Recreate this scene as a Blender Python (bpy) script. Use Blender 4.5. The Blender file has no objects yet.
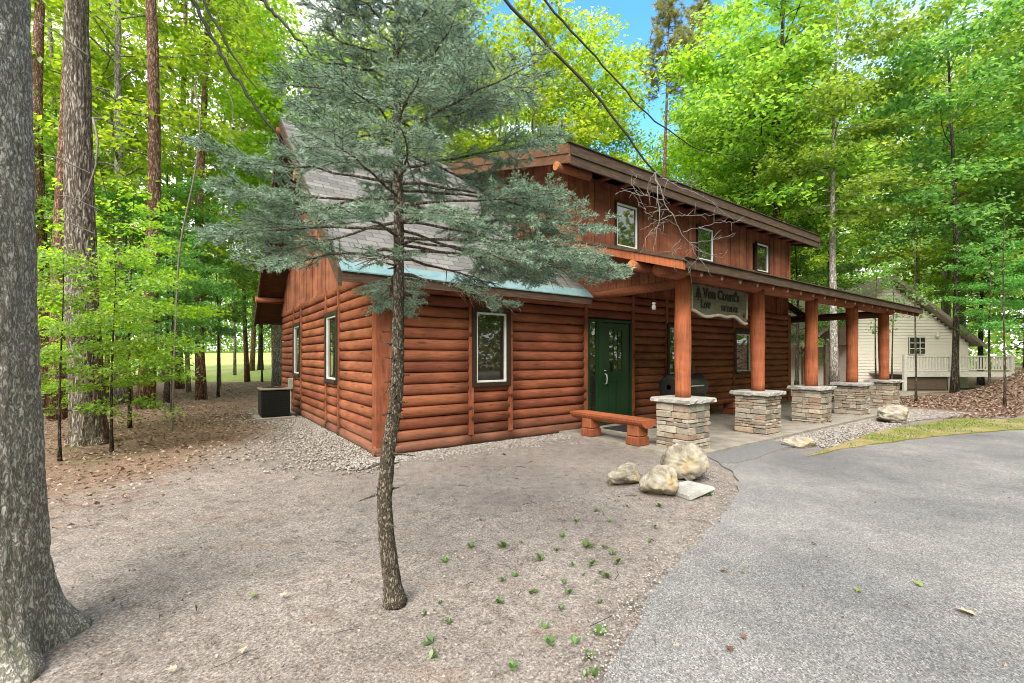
import bpy, math, random
import numpy as np
from mathutils import Vector, Matrix, noise as mn

# ------------------------------------------------------------------ camera, sky, sun, exposure
S = bpy.context.scene
COL = S.collection
rng = np.random.default_rng(7)
random.seed(7)
PI = math.pi

cam = bpy.data.cameras.new("Camera")
camo = bpy.data.objects.new("Camera", cam)
COL.objects.link(camo)
camo.location = (0, 0, 1.5)
camo.rotation_euler = (PI / 2, 0, 0)
cam.sensor_width = 36.0
cam.lens = 36.0 * 450.0 / 1024.0
cam.shift_y = 15.5 / 1024.0
cam.clip_start = 0.05
cam.clip_end = 2000
S.camera = camo

SUN_DIR = Vector((-0.30, -0.76, 0.86)).normalized()      # towards the sun: behind the camera, from the left
SUN_EL = math.asin(SUN_DIR.z)
SUN_AZ = math.atan2(SUN_DIR.x, SUN_DIR.y)

wd = bpy.data.worlds.new("World")
S.world = wd
wd.use_nodes = True
nt = wd.node_tree
bg = nt.nodes["Background"]
sky = nt.nodes.new("ShaderNodeTexSky")
sky.sky_type = 'NISHITA'
sky.sun_disc = False
sky.sun_elevation = SUN_EL
sky.sun_rotation = SUN_AZ
sky.altitude = 300
sky.air_density = 1.0
sky.dust_density = 0.3
sky.ozone_density = 3.0
tc = nt.nodes.new("ShaderNodeTexCoord")
hs = nt.nodes.new("ShaderNodeHueSaturation")
hs.inputs["Saturation"].default_value = 1.25
hs.inputs["Value"].default_value = 0.85
cl = nt.nodes.new("ShaderNodeTexNoise")
cl.inputs["Scale"].default_value = 1.7
cl.inputs["Detail"].default_value = 8
cl.inputs["Roughness"].default_value = 0.55
# clear gap in the clouds, high over the middle of the roof
dt = nt.nodes.new("ShaderNodeVectorMath"); dt.operation = 'DOT_PRODUCT'
dt.inputs[1].default_value = Vector((0.30, 1.0, 0.80)).normalized()
gp = nt.nodes.new("ShaderNodeMapRange")
for i, x in zip((1, 2, 3, 4), (0.80, 1.0, 0.18, -0.26)):
    gp.inputs[i].default_value = x
ad = nt.nodes.new("ShaderNodeMath"); ad.operation = 'ADD'
cr = nt.nodes.new("ShaderNodeValToRGB")
cr.color_ramp.elements[0].position = 0.42
cr.color_ramp.elements[0].color = (0, 0, 0, 1)
cr.color_ramp.elements[1].position = 0.60
cr.color_ramp.elements[1].color = (1, 1, 1, 1)
mx = nt.nodes.new("ShaderNodeMixRGB")
mx.inputs["Color2"].default_value = (3.0, 2.95, 3.1, 1)
nt.links.new(tc.outputs["Generated"], cl.inputs["Vector"])
nt.links.new(tc.outputs["Generated"], dt.inputs[0])
nt.links.new(dt.outputs["Value"], gp.inputs[0])
nt.links.new(cl.outputs["Fac"], ad.inputs[0])
nt.links.new(gp.outputs[0], ad.inputs[1])
nt.links.new(ad.outputs[0], cr.inputs["Fac"])
nt.links.new(cr.outputs["Color"], mx.inputs["Fac"])
nt.links.new(sky.outputs["Color"], hs.inputs["Color"])
nt.links.new(hs.outputs["Color"], mx.inputs["Color1"])
nt.links.new(mx.outputs["Color"], bg.inputs["Color"])
bg.inputs["Strength"].default_value = 0.12

sl = bpy.data.lights.new("Sun", 'SUN')
sl.energy = 1.4
sl.angle = math.radians(45)
sl.color = (1.0, 0.93, 0.82)
slo = bpy.data.objects.new("Sun", sl)
COL.objects.link(slo)
slo.rotation_euler = (-SUN_DIR).to_track_quat('-Z', 'Y').to_euler()

S.view_settings.view_transform = 'Standard'
S.view_settings.look = 'None'
S.view_settings.gamma = 1.0
S.view_settings.exposure = 2.58
S.view_settings.use_curve_mapping = False
S.cycles.use_denoising = True
S.cycles.filter_width = 1.0
S.cycles.max_bounces = 8
S.cycles.diffuse_bounces = 4
S.cycles.transmission_bounces = 4
S.cycles.transparent_max_bounces = 8
S.cycles.caustics_reflective = False
S.cycles.caustics_refractive = False
S.cycles.sample_clamp_indirect = 6.0

# ------------------------------------------------------------------ frames of reference
A2 = np.array([.8137, .5812]); B2 = np.array([-.5812, .8137]); C2 = np.array([-2.0, 6.82])
ANG = math.atan2(.5812, .8137)


def W(a, b, z=0.0):
    p = C2 + a * A2 + b * B2
    return (float(p[0]), float(p[1]), z)


def G(px, py, z=0.0):
    """ground point seen at a picture position (used once, when the plan was measured)"""
    D = (1.5 - z) * 450.0 / (py - 357.0)
    return ((px - 512.0) / 450.0 * D, D, z)


# ------------------------------------------------------------------ materials
class NT:
    def __init__(s, name):
        s.m = bpy.data.materials.new(name)
        s.m.use_nodes = True
        s.t = s.m.node_tree
        s.p = s.t.nodes["Principled BSDF"]

    def n(s, typ, **kw):
        nd = s.t.nodes.new("ShaderNode" + typ)
        for k, v in kw.items():
            if k in nd.inputs.keys():
                nd.inputs[k].default_value = v
            else:
                setattr(nd, k, v)
        return nd

    def l(s, a, b):
        s.t.links.new(a, b)

    def coord(s, scale=(1, 1, 1), rot=(0, 0, 0), kind="Object"):
        t = s.n("TexCoord")
        m = s.n("Mapping")
        m.inputs["Scale"].default_value = scale
        m.inputs["Rotation"].default_value = rot
        s.l(t.outputs[kind], m.inputs["Vector"])
        return m.outputs["Vector"]

    def noise(s, vec, scale=5, detail=6, rough=0.6, dist=0.0):
        nd = s.n("TexNoise", Scale=scale, Detail=detail, Roughness=rough, Distortion=dist)
        s.l(vec, nd.inputs["Vector"])
        return nd.outputs["Fac"]

    def ramp(s, fac, stops):
        r = s.n("ValToRGB")
        e = r.color_ramp.elements
        while len(e) > 1:
            e.remove(e[-1])
        e[0].position = stops[0][0]
        e[0].color = (*stops[0][1], 1)
        for p, c in stops[1:]:
            x = e.new(p)
            x.color = (*c, 1)
        s.l(fac, r.inputs["Fac"])
        return r.outputs["Color"]

    def mixc(s, fac, c1, c2, blend='MIX'):
        m = s.n("MixRGB", blend_type=blend)
        for k, v in (("Fac", fac), ("Color1", c1), ("Color2", c2)):
            if isinstance(v, (int, float)):
                m.inputs[k].default_value = v
            elif isinstance(v, tuple):
                m.inputs[k].default_value = (*v, 1)
            else:
                s.l(v, m.inputs[k])
        return m.outputs["Color"]

    def math(s, op, a, b=None, c=None, clamp=False):
        m = s.n("Math", operation=op, use_clamp=clamp)
        for i, v in enumerate((a, b, c)):
            if v is None:
                continue
            if isinstance(v, (int, float)):
                m.inputs[i].default_value = v
            else:
                s.l(v, m.inputs[i])
        return m.outputs[0]

    def mrange(s, v, a, b, c=0.0, d=1.0, smooth=True):
        m = s.n("MapRange")
        if smooth:
            m.interpolation_type = 'SMOOTHSTEP'
        s.l(v, m.inputs[0])
        for i, x in zip((1, 2, 3, 4), (a, b, c, d)):
            m.inputs[i].default_value = x
        return m.outputs[0]

    def island(s):
        return s.n("NewGeometry").outputs["Random Per Island"]

    def pos(s):
        sp = s.n("SeparateXYZ")
        s.l(s.n("NewGeometry").outputs["Position"], sp.inputs[0])
        return sp.outputs

    def vary(s, col, fac, lo=0.75, hi=1.25, hue=0.0):
        h = s.n("HueSaturation")
        s.l(col, h.inputs["Color"])
        s.l(s.mrange(fac, 0, 1, lo, hi, False), h.inputs["Value"])
        if hue:
            s.l(s.mrange(fac, 0, 1, .5 - hue, .5 + hue, False), h.inputs["Hue"])
        return h.outputs["Color"]

    def bump(s, h, strength=0.5, dist=0.02):
        b = s.n("Bump", Strength=strength, Distance=dist)
        s.l(h, b.inputs["Height"])
        s.l(b.outputs["Normal"], s.p.inputs["Normal"])

    def col(s, c):
        if isinstance(c, tuple):
            s.p.inputs["Base Color"].default_value = (*c, 1)
        else:
            s.l(c, s.p.inputs["Base Color"])

    def rough(s, r):
        s.p.inputs["Roughness"].default_value = r


def noisy(name, stops, scale=(1, 1, 1), nscale=5, detail=6, rough=.7, bump=.4, bdist=.01, lo=None, hi=None, spec=0.3, fine=None):
    t = NT(name)
    v = t.coord(scale)
    f = t.noise(v, nscale, detail)
    c = t.ramp(f, stops)
    if fine:
        f2 = t.noise(t.coord(), fine, 3, .7)
        c = t.mixc(.5, c, t.ramp(f2, [(.3, (.35, .35, .35)), (.7, (1.3, 1.3, 1.3))]), 'MULTIPLY')
    if lo:
        c = t.vary(c, t.island(), lo, hi)
    t.col(c)
    t.rough(rough)
    t.p.inputs["Specular IOR Level"].default_value = spec
    if bump:
        t.bump(f, bump, bdist)
    return t.m


def log_mat(name, base, grain):
    """stained timber: grain streaks, darker checks, blotchy stain"""
    t = NT(name)
    g = t.noise(t.coord(grain), 3.0, 7, .65, .4)
    big = t.noise(t.coord((.8, .8, 2.0)), 1.6, 4, .6)
    c = t.ramp(g, [(.25, tuple(.42 * x for x in base)), (.45, base), (.62, tuple(1.25 * x for x in base)), (.8, (base[0] * 1.45, base[1] * 1.7, base[2] * 1.9))])
    c = t.mixc(.75, c, t.ramp(big, [(.34, (.55, .5, .48)), (.66, (1.25, 1.2, 1.15))]), 'MULTIPLY')
    c = t.vary(c, t.island(), .80, 1.17, .005)
    if name == "log_siding":
        z = t.n("SeparateXYZ")
        t.l(t.n("TexCoord").outputs["Object"], z.inputs[0])
        sp_ = t.math('MULTIPLY', t.mrange(t.math('ADD', z.outputs[2], t.math('MULTIPLY', big, -.35)), .30, -.15, 0, .55), t.noise(t.coord((3, 3, 5)), 3, 5))
        c = t.mixc(sp_, c, (.20, .165, .135))
        kn = t.n("TexVoronoi", Scale=1.0)
        t.l(t.coord((1.1, 1.1, 5.93)), kn.inputs["Vector"])
        c = t.mixc(t.mrange(kn.outputs["Distance"], .06, .12, .7, 0), c, (.045, .02, .012))
    t.col(c)
    t.rough(.72)
    t.p.inputs["Specular IOR Level"].default_value = .22
    t.bump(g, .5, .008)
    return t.m


STAIN = (.240, .082, .044)
M = {}
M['log'] = log_mat("log_siding", STAIN, (1.2, 1.2, 16))
M['board'] = log_mat("board_siding", (.20, .070, .038), (16, 16, .9))
M['slab_board'] = log_mat("live_edge_boards", (.30, .118, .070), (14, 14, .8))
M['trim'] = log_mat("stained_trim", (.24, .078, .040), (9, 9, 1.2))
M['post'] = log_mat("log_post", (.33, .104, .048), (11, 11, .8))
M['beam'] = log_mat("log_beam", (.23, .082, .042), (1.0, 5, 12))
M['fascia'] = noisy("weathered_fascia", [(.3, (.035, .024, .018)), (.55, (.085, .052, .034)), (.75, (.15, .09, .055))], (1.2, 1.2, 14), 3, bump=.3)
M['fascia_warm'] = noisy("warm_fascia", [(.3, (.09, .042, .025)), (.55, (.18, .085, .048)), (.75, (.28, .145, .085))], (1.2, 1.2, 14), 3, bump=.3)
M['endgrain'] = noisy("log_end", [(.3, (.35, .12, .04)), (.7, (.6, .27, .11))], (1, 1, 1), 14, bump=.3)
M['tail_end'] = noisy("rafter_end", [(.3, (.26, .14, .08)), (.7, (.5, .33, .22))], (1, 1, 1), 14, bump=.2)
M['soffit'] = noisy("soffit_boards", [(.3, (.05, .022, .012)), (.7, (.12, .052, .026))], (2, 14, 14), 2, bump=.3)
M['dark_trim'] = noisy("dark_window_trim", [(.3, (.022, .014, .010)), (.7, (.045, .028, .02))], (3, 3, 10), 4, rough=.5, bump=.1)
M['white'] = noisy("white_sash", [(.3, (.62, .62, .60)), (.7, (.78, .78, .76))], (1, 1, 1), 9, rough=.4, bump=.05)
M['drip'] = noisy("teal_drip_edge", [(.3, (.13, .23, .24)), (.7, (.20, .31, .32))], (2, 2, 2), 4, rough=.45, bump=.05)
M['green_door'] = noisy("green_door_paint", [(.3, (.006, .030, .010)), (.7, (.010, .048, .015))], (3, 3, 1), 3, rough=.35, bump=.05, spec=.5)
M['metal'] = noisy("brushed_metal", [(.3, (.3, .29, .27)), (.7, (.5, .49, .46))], (1, 1, 1), 20, rough=.35, bump=.05)
M['black'] = noisy("black_enamel", [(.3, (.010, .010, .010)), (.7, (.024, .024, .023))], (1, 1, 1), 8, rough=.4, bump=.08, spec=.5)
M['acdark'] = noisy("dark_green_metal", [(.3, (.005, .007, .006)), (.7, (.011, .014, .012))], (1, 1, 1), 7, rough=.5, bump=.05)
M['actop'] = noisy("tan_metal_rim", [(.3, (.20, .17, .13)), (.7, (.32, .28, .22))], (1, 1, 1), 7, rough=.5, bump=.05)
M['concrete'] = noisy("concrete", [(.25, (.20, .18, .15)), (.5, (.30, .275, .235)), (.75, (.40, .37, .32))], (1, 1, 1), 3.5, 8, rough=.9, bump=.25, fine=60)
M['capstone'] = noisy("capstone", [(.25, (.26, .25, .23)), (.5, (.38, .37, .35)), (.8, (.52, .51, .49))], (1, 1, 1), 7, 8, rough=.85, bump=.35, fine=70)
M['mat_black'] = noisy("rubber_mat", [(.3, (.012, .012, .012)), (.7, (.03, .03, .03))], (1, 1, 1), 60, rough=.9, bump=.5)


def glass_mat():
    t = NT("window_pane")
    f = t.noise(t.coord((1.5, 1.5, .8)), 1.3, 3)
    t.col(t.ramp(f, [(.35, (.006, .007, .007)), (.65, (.035, .025, .018))]))
    t.rough(.02)
    t.p.inputs["IOR"].default_value = 1.85
    t.p.inputs["Specular IOR Level"].default_value = .6
    t.bump(t.noise(t.coord(), .9, 2), .04, .05)
    return t.m


M['glass'] = glass_mat()


def shingle_mat():
    t = NT("grey_shingles")
    tcn = t.n("TexCoord")
    sp = t.n("SeparateXYZ")
    t.l(tcn.outputs["Object"], sp.inputs[0])
    sl_ = t.math('MULTIPLY', sp.outputs[2], 1.45)
    cb = t.n("CombineXYZ")
    t.l(sp.outputs[0], cb.inputs[0])
    t.l(sl_, cb.inputs[1])
    br = t.n("TexBrick", Scale=1.0)
    br.inputs["Brick Width"].default_value = .30
    br.inputs["Row Height"].default_value = .14
    br.inputs["Mortar Size"].default_value = .008
    br.inputs["Color1"].default_value = (.125, .122, .12, 1)
    br.inputs["Color2"].default_value = (.215, .21, .205, 1)
    br.inputs["Mortar"].default_value = (.06, .058, .055, 1)
    t.l(cb.outputs[0], br.inputs["Vector"])
    f = t.noise(t.coord(), 1.2, 8, .65)
    g = t.noise(t.coord(), 90, 3, .7)
    c = t.mixc(.6, br.outputs["Color"], t.ramp(f, [(.3, (.6, .6, .58)), (.7, (1.3, 1.28, 1.25))]), 'MULTIPLY')
    c = t.mixc(.6, c, t.ramp(g, [(.3, (.6, .6, .6)), (.7, (1.35, 1.35, 1.35))]), 'MULTIPLY')
    t.col(c)
    t.rough(.92)
    t.bump(br.outputs["Fac"], -.5, .02)
    return t.m


M['shingle'] = shingle_mat()


def stone_mat():
    t = NT("ledge_stone")
    r = t.island()
    c = t.ramp(r, [(0, (.26, .235, .20)), (.16, (.37, .34, .295)), (.3, (.18, .17, .155)), (.44, (.40, .31, .24)), (.58, (.30, .28, .26)), (.72, (.44, .41, .36)), (.86, (.26, .18, .13)), (1, (.35, .335, .31))])
    f = t.noise(t.coord((3, 3, 8)), 5, 7, .65)
    c = t.mixc(.8, c, t.ramp(f, [(.3, (.42, .38, .32)), (.5, (.95, .9, .84)), (.72, (1.3, 1.25, 1.15))]), 'MULTIPLY')
    t.col(c)
    t.rough(.9)
    t.bump(f, .6, .012)
    return t.m


M['stone'] = stone_mat()


def boulder_mat():
    t = NT("boulder_rock")
    f = t.noise(t.coord(), 5.5, 9, .62, .5)
    c = t.ramp(f, [(.30, (.09, .075, .055)), (.42, (.24, .21, .165)), (.55, (.38, .345, .285)), (.75, (.56, .52, .46))])
    l = t.noise(t.coord(), 2.6, 5, .6)
    c = t.mixc(t.mrange(l, .55, .68, 0, .75), c, t.mixc(f, (.42, .26, .06), (.30, .18, .05)))
    m = t.noise(t.coord((1, 1, .6)), 3.7, 5, .6)
    c = t.mixc(t.mrange(m, .56, .7, 0, .55), c, (.20, .20, .10))
    t.col(c)
    t.rough(.9)
    t.bump(f, .7, .03)
    return t.m


M['boulder'] = boulder_mat()


def gravel_mat():
    t = NT("river_stones")
    r = t.island()
    c = t.ramp(r, [(0, (.14, .12, .11)), (.2, (.27, .25, .23)), (.4, (.36, .335, .31)), (.55, (.24, .20, .165)), (.7, (.44, .42, .40)), (.85, (.19, .175, .165)), (1, (.33, .285, .25))])
    f = t.noise(t.coord(), 40, 3)
    c = t.mixc(.4, c, t.ramp(f, [(.3, (.6, .6, .6)), (.7, (1.2, 1.2, 1.2))]), 'MULTIPLY')
    t.col(c)
    t.rough(.85)
    return t.m


M['gravel'] = gravel_mat()


def ground_mat():
    t = NT("woodland_ground")
    X, Y, Z = t.pos()
    v = t.coord((1, 1, 1))
    wob = t.noise(v, .35, 4, .6)
    w2 = t.math('MULTIPLY_ADD', wob, 5.0, -2.5)
    fine = t.noise(v, 62, 6, .82)
    mid = t.noise(v, 9, 6, .65)
    big = t.noise(v, .9, 5, .6)
    pt = t.noise(t.coord((1.0, 2.4, 1)), 1.3, 4, .6)
    dirt = t.ramp(fine, [(.34, (.057, .048, .044)), (.44, (.165, .146, .137)), (.53, (.255, .232, .218)), (.66, (.44, .415, .40))])
    dirt = t.mixc(.7, dirt, t.ramp(mid, [(.3, (.52, .49, .48)), (.48, (.95, .94, .93)), (.72, (1.28, 1.26, 1.25))]), 'MULTIPLY')
    dirt = t.mixc(.8, dirt, t.ramp(big, [(.32, (.78, .75, .73)), (.66, (1.15, 1.13, 1.10))]), 'MULTIPLY')
    gr = t.n("TexVoronoi", Scale=115.0)
    t.l(v, gr.inputs["Vector"])
    dirt = t.mixc(.55, dirt, t.ramp(gr.outputs["Color"], [(0, (.55, .54, .54)), (.5, (1, 1, 1)), (1, (1.5, 1.49, 1.48))]), 'MULTIPLY')
    # reddish needle drift
    dirt = t.mixc(t.mrange(pt, .57, .75, 0, .35), dirt, t.ramp(fine, [(.3, (.13, .06, .035)), (.7, (.36, .20, .12))]))
    lit = t.ramp(fine, [(.34, (.055, .035, .024)), (.44, (.16, .112, .084)), (.54, (.25, .18, .136)), (.67, (.42, .33, .26))])
    lit = t.mixc(.8, lit, t.ramp(mid, [(.3, (.55, .5, .48)), (.7, (1.25, 1.2, 1.15))]), 'MULTIPLY')
    xl = t.mrange(t.math('ADD', X, w2), -3.8, -5.6)
    # far right of the drive and behind everything it is litter as well
    yl = t.mrange(t.math('ADD', Y, w2), 10.6, 12.6)
    xr = t.mrange(X, 6.0, 9.0)
    far = t.math('MULTIPLY', yl, xr)
    yb = t.mrange(t.math('ADD', Y, w2), 15.0, 17.0)
    fac = t.math('MAXIMUM', t.math('MAXIMUM', xl, far), yb)
    c = t.mixc(fac, dirt, lit)
    # damp mossy green tinge under the left trees
    c = t.mixc(t.math('MULTIPLY', t.mrange(big, .55, .7, 0, .5), xl), c, t.mixc(fine, (.04, .06, .015), (.13, .17, .05)))
    t.col(c)
    t.rough(.95)
    t.p.inputs["Specular IOR Level"].default_value = .15
    h = t.math('ADD', t.math('MULTIPLY', fine, .5), mid)
    t.bump(h, .55, .03)
    return t.m


M['ground'] = ground_mat()


def asphalt_mat():
    t = NT("worn_asphalt")
    v = t.coord()
    sp = t.n("TexVoronoi", Scale=125.0)
    t.l(v, sp.inputs["Vector"])
    vv = t.n("TexNoise", Scale=120.0, Detail=3)
    t.l(v, vv.inputs["Vector"])
    sand = t.ramp(sp.outputs["Color"], [(.0, (.08, .08, .082)), (.35, (.157, .156, .158)), (.65, (.225, .223, .224)), (1, (.39, .387, .385))])
    big = t.noise(v, .55, 6, .62)
    med = t.noise(v, 3.2, 6, .65)
    c = t.mixc(.9, sand, t.ramp(big, [(.36, (.72, .72, .74)), (.64, (1.26, 1.24, 1.2))]), 'MULTIPLY')
    c = t.mixc(.7, c, t.ramp(med, [(.3, (.82, .81, .8)), (.7, (1.16, 1.16, 1.15))]), 'MULTIPLY')
    c = t.mixc(.5, c, t.ramp(vv.outputs["Fac"], [(.3, (.5, .5, .5)), (.7, (1.4, 1.4, 1.4))]), 'MULTIPLY')
    # hairline cracks
    cw = t.n("TexNoise", Scale=2.2, Detail=4)
    t.l(v, cw.inputs["Vector"])
    av = t.n("VectorMath", operation='ADD')
    t.l(v, av.inputs[0]); t.l(cw.outputs["Color"], av.inputs[1])
    cv = t.n("TexVoronoi", Scale=.42, feature='DISTANCE_TO_EDGE')
    t.l(av.outputs[0], cv.inputs["Vector"])
    crk = t.mrange(cv.outputs["Distance"], .0, .007, .55, 0)
    gate = t.mrange(t.noise(v, .6, 2), .5, .58)
    c = t.mixc(t.math('MULTIPLY', crk, gate), c, (.05, .05, .05))
    t.col(c)
    t.rough(.9)
    t.p.inputs["Specular IOR Level"].default_value = .25
    h = t.math('ADD', sp.outputs["Distance"], vv.outputs["Fac"])
    t.bump(h, .5, .008)
    return t.m


M['asphalt'] = asphalt_mat()
M['asphalt_dark'] = noisy("fresh_asphalt", [(.3, (.085, .085, .09)), (.5, (.16, .16, .165)), (.75, (.27, .27, .27))], (1, 1, 1), 90, 4, rough=.9, bump=.5)
M['edge_sand'] = noisy("sandy_edge", [(.25, (.16, .13, .11)), (.5, (.34, .29, .25)), (.75, (.52, .47, .42))], (1, 1, 1), 45, 6, rough=.95, bump=.5)


def moss_mat():
    t = NT("moss_and_grass")
    v = t.coord()
    f = t.noise(v, 30, 5, .7)
    b = t.noise(t.coord((.8, .8, .8)), 1.6, 5, .65)
    g = t.ramp(f, [(.25, (.07, .085, .012)), (.5, (.19, .20, .03)), (.75, (.36, .33, .07))])
    y = t.ramp(f, [(.25, (.17, .12, .05)), (.75, (.50, .40, .20))])
    c = t.mixc(t.mrange(b, .42, .62), g, y)
    t.col(c)
    t.rough(.95)
    t.bump(f, .9, .03)
    return t.m


M['moss'] = moss_mat()


def lawn_mat():
    t = NT("lawn_grass")
    v = t.coord()
    f = t.noise(v, 6, 6, .75)
    b = t.noise(v, .15, 4, .6)
    g = t.ramp(f, [(.3, (.14, .21, .03)), (.7, (.30, .37, .08))])
    c = t.mixc(t.mrange(b, .4, .65, 0, .8), g, t.ramp(f, [(.3, (.36, .36, .10)), (.7, (.58, .55, .22))]))
    t.col(c)
    t.rough(.95)
    t.bump(f, .8, .05)
    return t.m


M['lawn'] = lawn_mat()


def bark_mat(name, dark, mid, light, sx=9, sz=1.6, bump=.9, moss=0.0):
    """furrowed bark: vertically drawn-out ridges, flaky plates, fine grain"""
    t = NT(name)
    a = t.noise(t.coord((sx, sx, sz)), 1.0, 5, .6, .6)
    ridge = t.math('ABSOLUTE', t.math('MULTIPLY_ADD', a, 2.0, -1.0))
    ridge = t.mrange(ridge, .0, .30, 0, 1)
    f = t.noise(t.coord((sx * 2.2, sx * 2.2, sz * 2.6)), 1.0, 6, .7, .3)
    fine = t.noise(t.coord((1, 1, .4)), 110, 4, .7)
    g = t.math('ADD', t.math('MULTIPLY', ridge, .34), t.math('ADD', t.math('MULTIPLY', f, .62), t.math('MULTIPLY', fine, .22)))
    c = t.ramp(g, [(.44, dark), (.60, mid), (.80, light)])
    if moss:
        z = t.pos()[2]
        k = t.math('MULTIPLY', t.mrange(z, 1.0, 0.0, 0, moss), t.mrange(t.noise(t.coord(), 6, 4), .45, .6))
        c = t.mixc(k, c, (.10, .13, .045))
    t.col(c)
    t.rough(.95)
    t.p.inputs["Specular IOR Level"].default_value = .15
    t.bump(g, bump, .03)
    return t.m


M['bark_grey'] = bark_mat("grey_bark", (.22, .20, .18), (.52, .495, .46), (.80, .77, .73), 58, 20, .8, .4)
M['bark_oak'] = bark_mat("oak_bark", (.08, .064, .054), (.25, .215, .185), (.44, .40, .35), 22, 4.5, .9, .2)
M['bark_pine'] = bark_mat("pine_bark", (.08, .042, .030), (.24, .145, .105), (.42, .29, .23), 20, 6, .8)
M['bark_dark'] = bark_mat("dark_bark", (.030, .025, .02), (.095, .08, .062), (.19, .165, .135), 22, 5, .7)
M['bark_pale'] = bark_mat("pale_bark", (.15, .13, .12), (.38, .35, .32), (.56, .53, .5), 14, 5, .5)
M['bark_spruce'] = bark_mat("spruce_bark", (.06, .048, .037), (.19, .16, .125), (.42, .38, .315), 60, 26, .9, .0)
M['twig_dead'] = noisy("dead_twig", [(.3, (.10, .09, .08)), (.7, (.26, .24, .22))], (1, 1, 1), 20, bump=.3)
M['twig_dark'] = noisy("wet_dark_twig", [(.3, (.010, .009, .008)), (.7, (.028, .025, .022))], (1, 1, 1), 20, bump=.3)


def leaf_mat(name, cols, trans, tf=.5, rough=.36, objvar=.2):
    t = NT(name)
    r = t.island()
    c = t.ramp(r, [(i / (len(cols) - 1), k) for i, k in enumerate(cols)])
    ct = t.mixc(1.0, c, trans, 'MULTIPLY')
    oi = t.n("ObjectInfo").outputs["Random"]
    c = t.vary(c, oi, 1 - objvar, 1 + objvar, .014)
    ct = t.vary(ct, oi, 1 - objvar, 1 + objvar, .014)
    t.col(c)
    t.rough(rough)
    t.p.inputs["Specular IOR Level"].default_value = .6
    tr = t.n("BsdfTranslucent")
    t.l(ct, tr.inputs["Color"])
    mixs = t.n("MixShader", Fac=tf)
    t.l(t.p.outputs[0], mixs.inputs[1])
    t.l(tr.outputs[0], mixs.inputs[2])
    out = [n for n in t.t.nodes if n.type == 'OUTPUT_MATERIAL'][0]
    t.l(mixs.outputs[0], out.inputs["Surface"])
    return t.m


M['leaf'] = leaf_mat("maple_leaves", [(.09, .19, .03), (.13, .26, .04), (.18, .32, .05), (.24, .38, .06), (.13, .25, .05)], (2.6, 2.3, 1.3))
M['leaf_bright'] = leaf_mat("bright_maple_leaves", [(.13, .25, .025), (.19, .33, .03), (.26, .39, .036), (.34, .45, .05)], (2.4, 2.2, 1.2))
M['leaf_deep'] = leaf_mat("deep_green_leaves", [(.06, .155, .04), (.09, .22, .06), (.13, .28, .075), (.19, .34, .09)], (2.4, 2.3, 1.4))
M['needle_pine'] = leaf_mat("pine_needles", [(.15, .20, .05), (.22, .25, .07), (.32, .30, .11), (.18, .22, .06)], (1.6, 1.5, 1.0), .3)
M['needle_spruce'] = leaf_mat("spruce_needles", [(.09, .155, .085), (.16, .26, .165), (.30, .43, .34), (.20, .32, .20), (.44, .57, .49), (.24, .36, .26)], (1.15, 1.15, 1.05), .33, .6, .0)
M['weed'] = leaf_mat("weed_leaves", [(.05, .115, .025), (.085, .17, .04), (.13, .20, .06)], (1.8, 1.8, 1.0), .3)
M['litter'] = leaf_mat("dry_leaves", [(.11, .072, .052), (.20, .14, .105), (.31, .23, .175), (.44, .36, .29), (.17, .105, .075), (.28, .185, .135)], (1.2, 1.0, .8), .15, .7, 0)
M['tanleaf'] = leaf_mat("tan_leaf", [(.42, .34, .22), (.46, .38, .27)], (1.1, 1, .9), .15, .7, 0)
M['greenleaf'] = leaf_mat("green_leaf", [(.16, .22, .04), (.22, .26, .05)], (1.1, 1, .9), .2, .6, 0)
M['brownleaf'] = leaf_mat("brown_leaf", [(.14, .07, .04), (.18, .09, .05)], (1.1, 1, .9), .15, .7, 0)
M['siding'] = noisy("cream_siding", [(.3, (.76, .70, .63)), (.7, (.84, .79, .72))], (1, 1, 12), 2, rough=.7, bump=.1)
M['deckwhite'] = noisy("pale_deck_paint", [(.3, (.55, .52, .48)), (.7, (.70, .68, .64))], (2, 2, 2), 5, rough=.6, bump=.1)
M['brownpanel'] = noisy("brown_panel", [(.3, (.10, .07, .052)), (.7, (.16, .115, .085))], (2, 2, 9), 4, rough=.8, bump=.2)
M['houseroof'] = noisy("brown_shingles", [(.3, (.20, .165, .135)), (.7, (.38, .33, .28))], (2, 2, 9), 6, rough=.9, bump=.3)
M['sign_wood'] = noisy("pale_carved_wood", [(.25, (.075, .064, .045)), (.5, (.14, .12, .088)), (.75, (.21, .185, .14))], (1.2, 6, 8), 4, rough=.7, bump=.3)
M['sign_edge'] = noisy("carved_edge", [(.3, (.38, .34, .26)), (.7, (.55, .5, .4))], (3, 3, 3), 8, rough=.7, bump=.4)
M['sign_ink'] = noisy("dark_carved_paint", [(.3, (.010, .010, .008)), (.7, (.024, .022, .016))], (3, 3, 3), 8, rough=.6, bump=.1)
M['yellow'] = noisy("amber_glass", [(.3, (.5, .3, .04)), (.7, (.7, .5, .1))], (3, 3, 3), 8, rough=.3, bump=.05)


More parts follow.
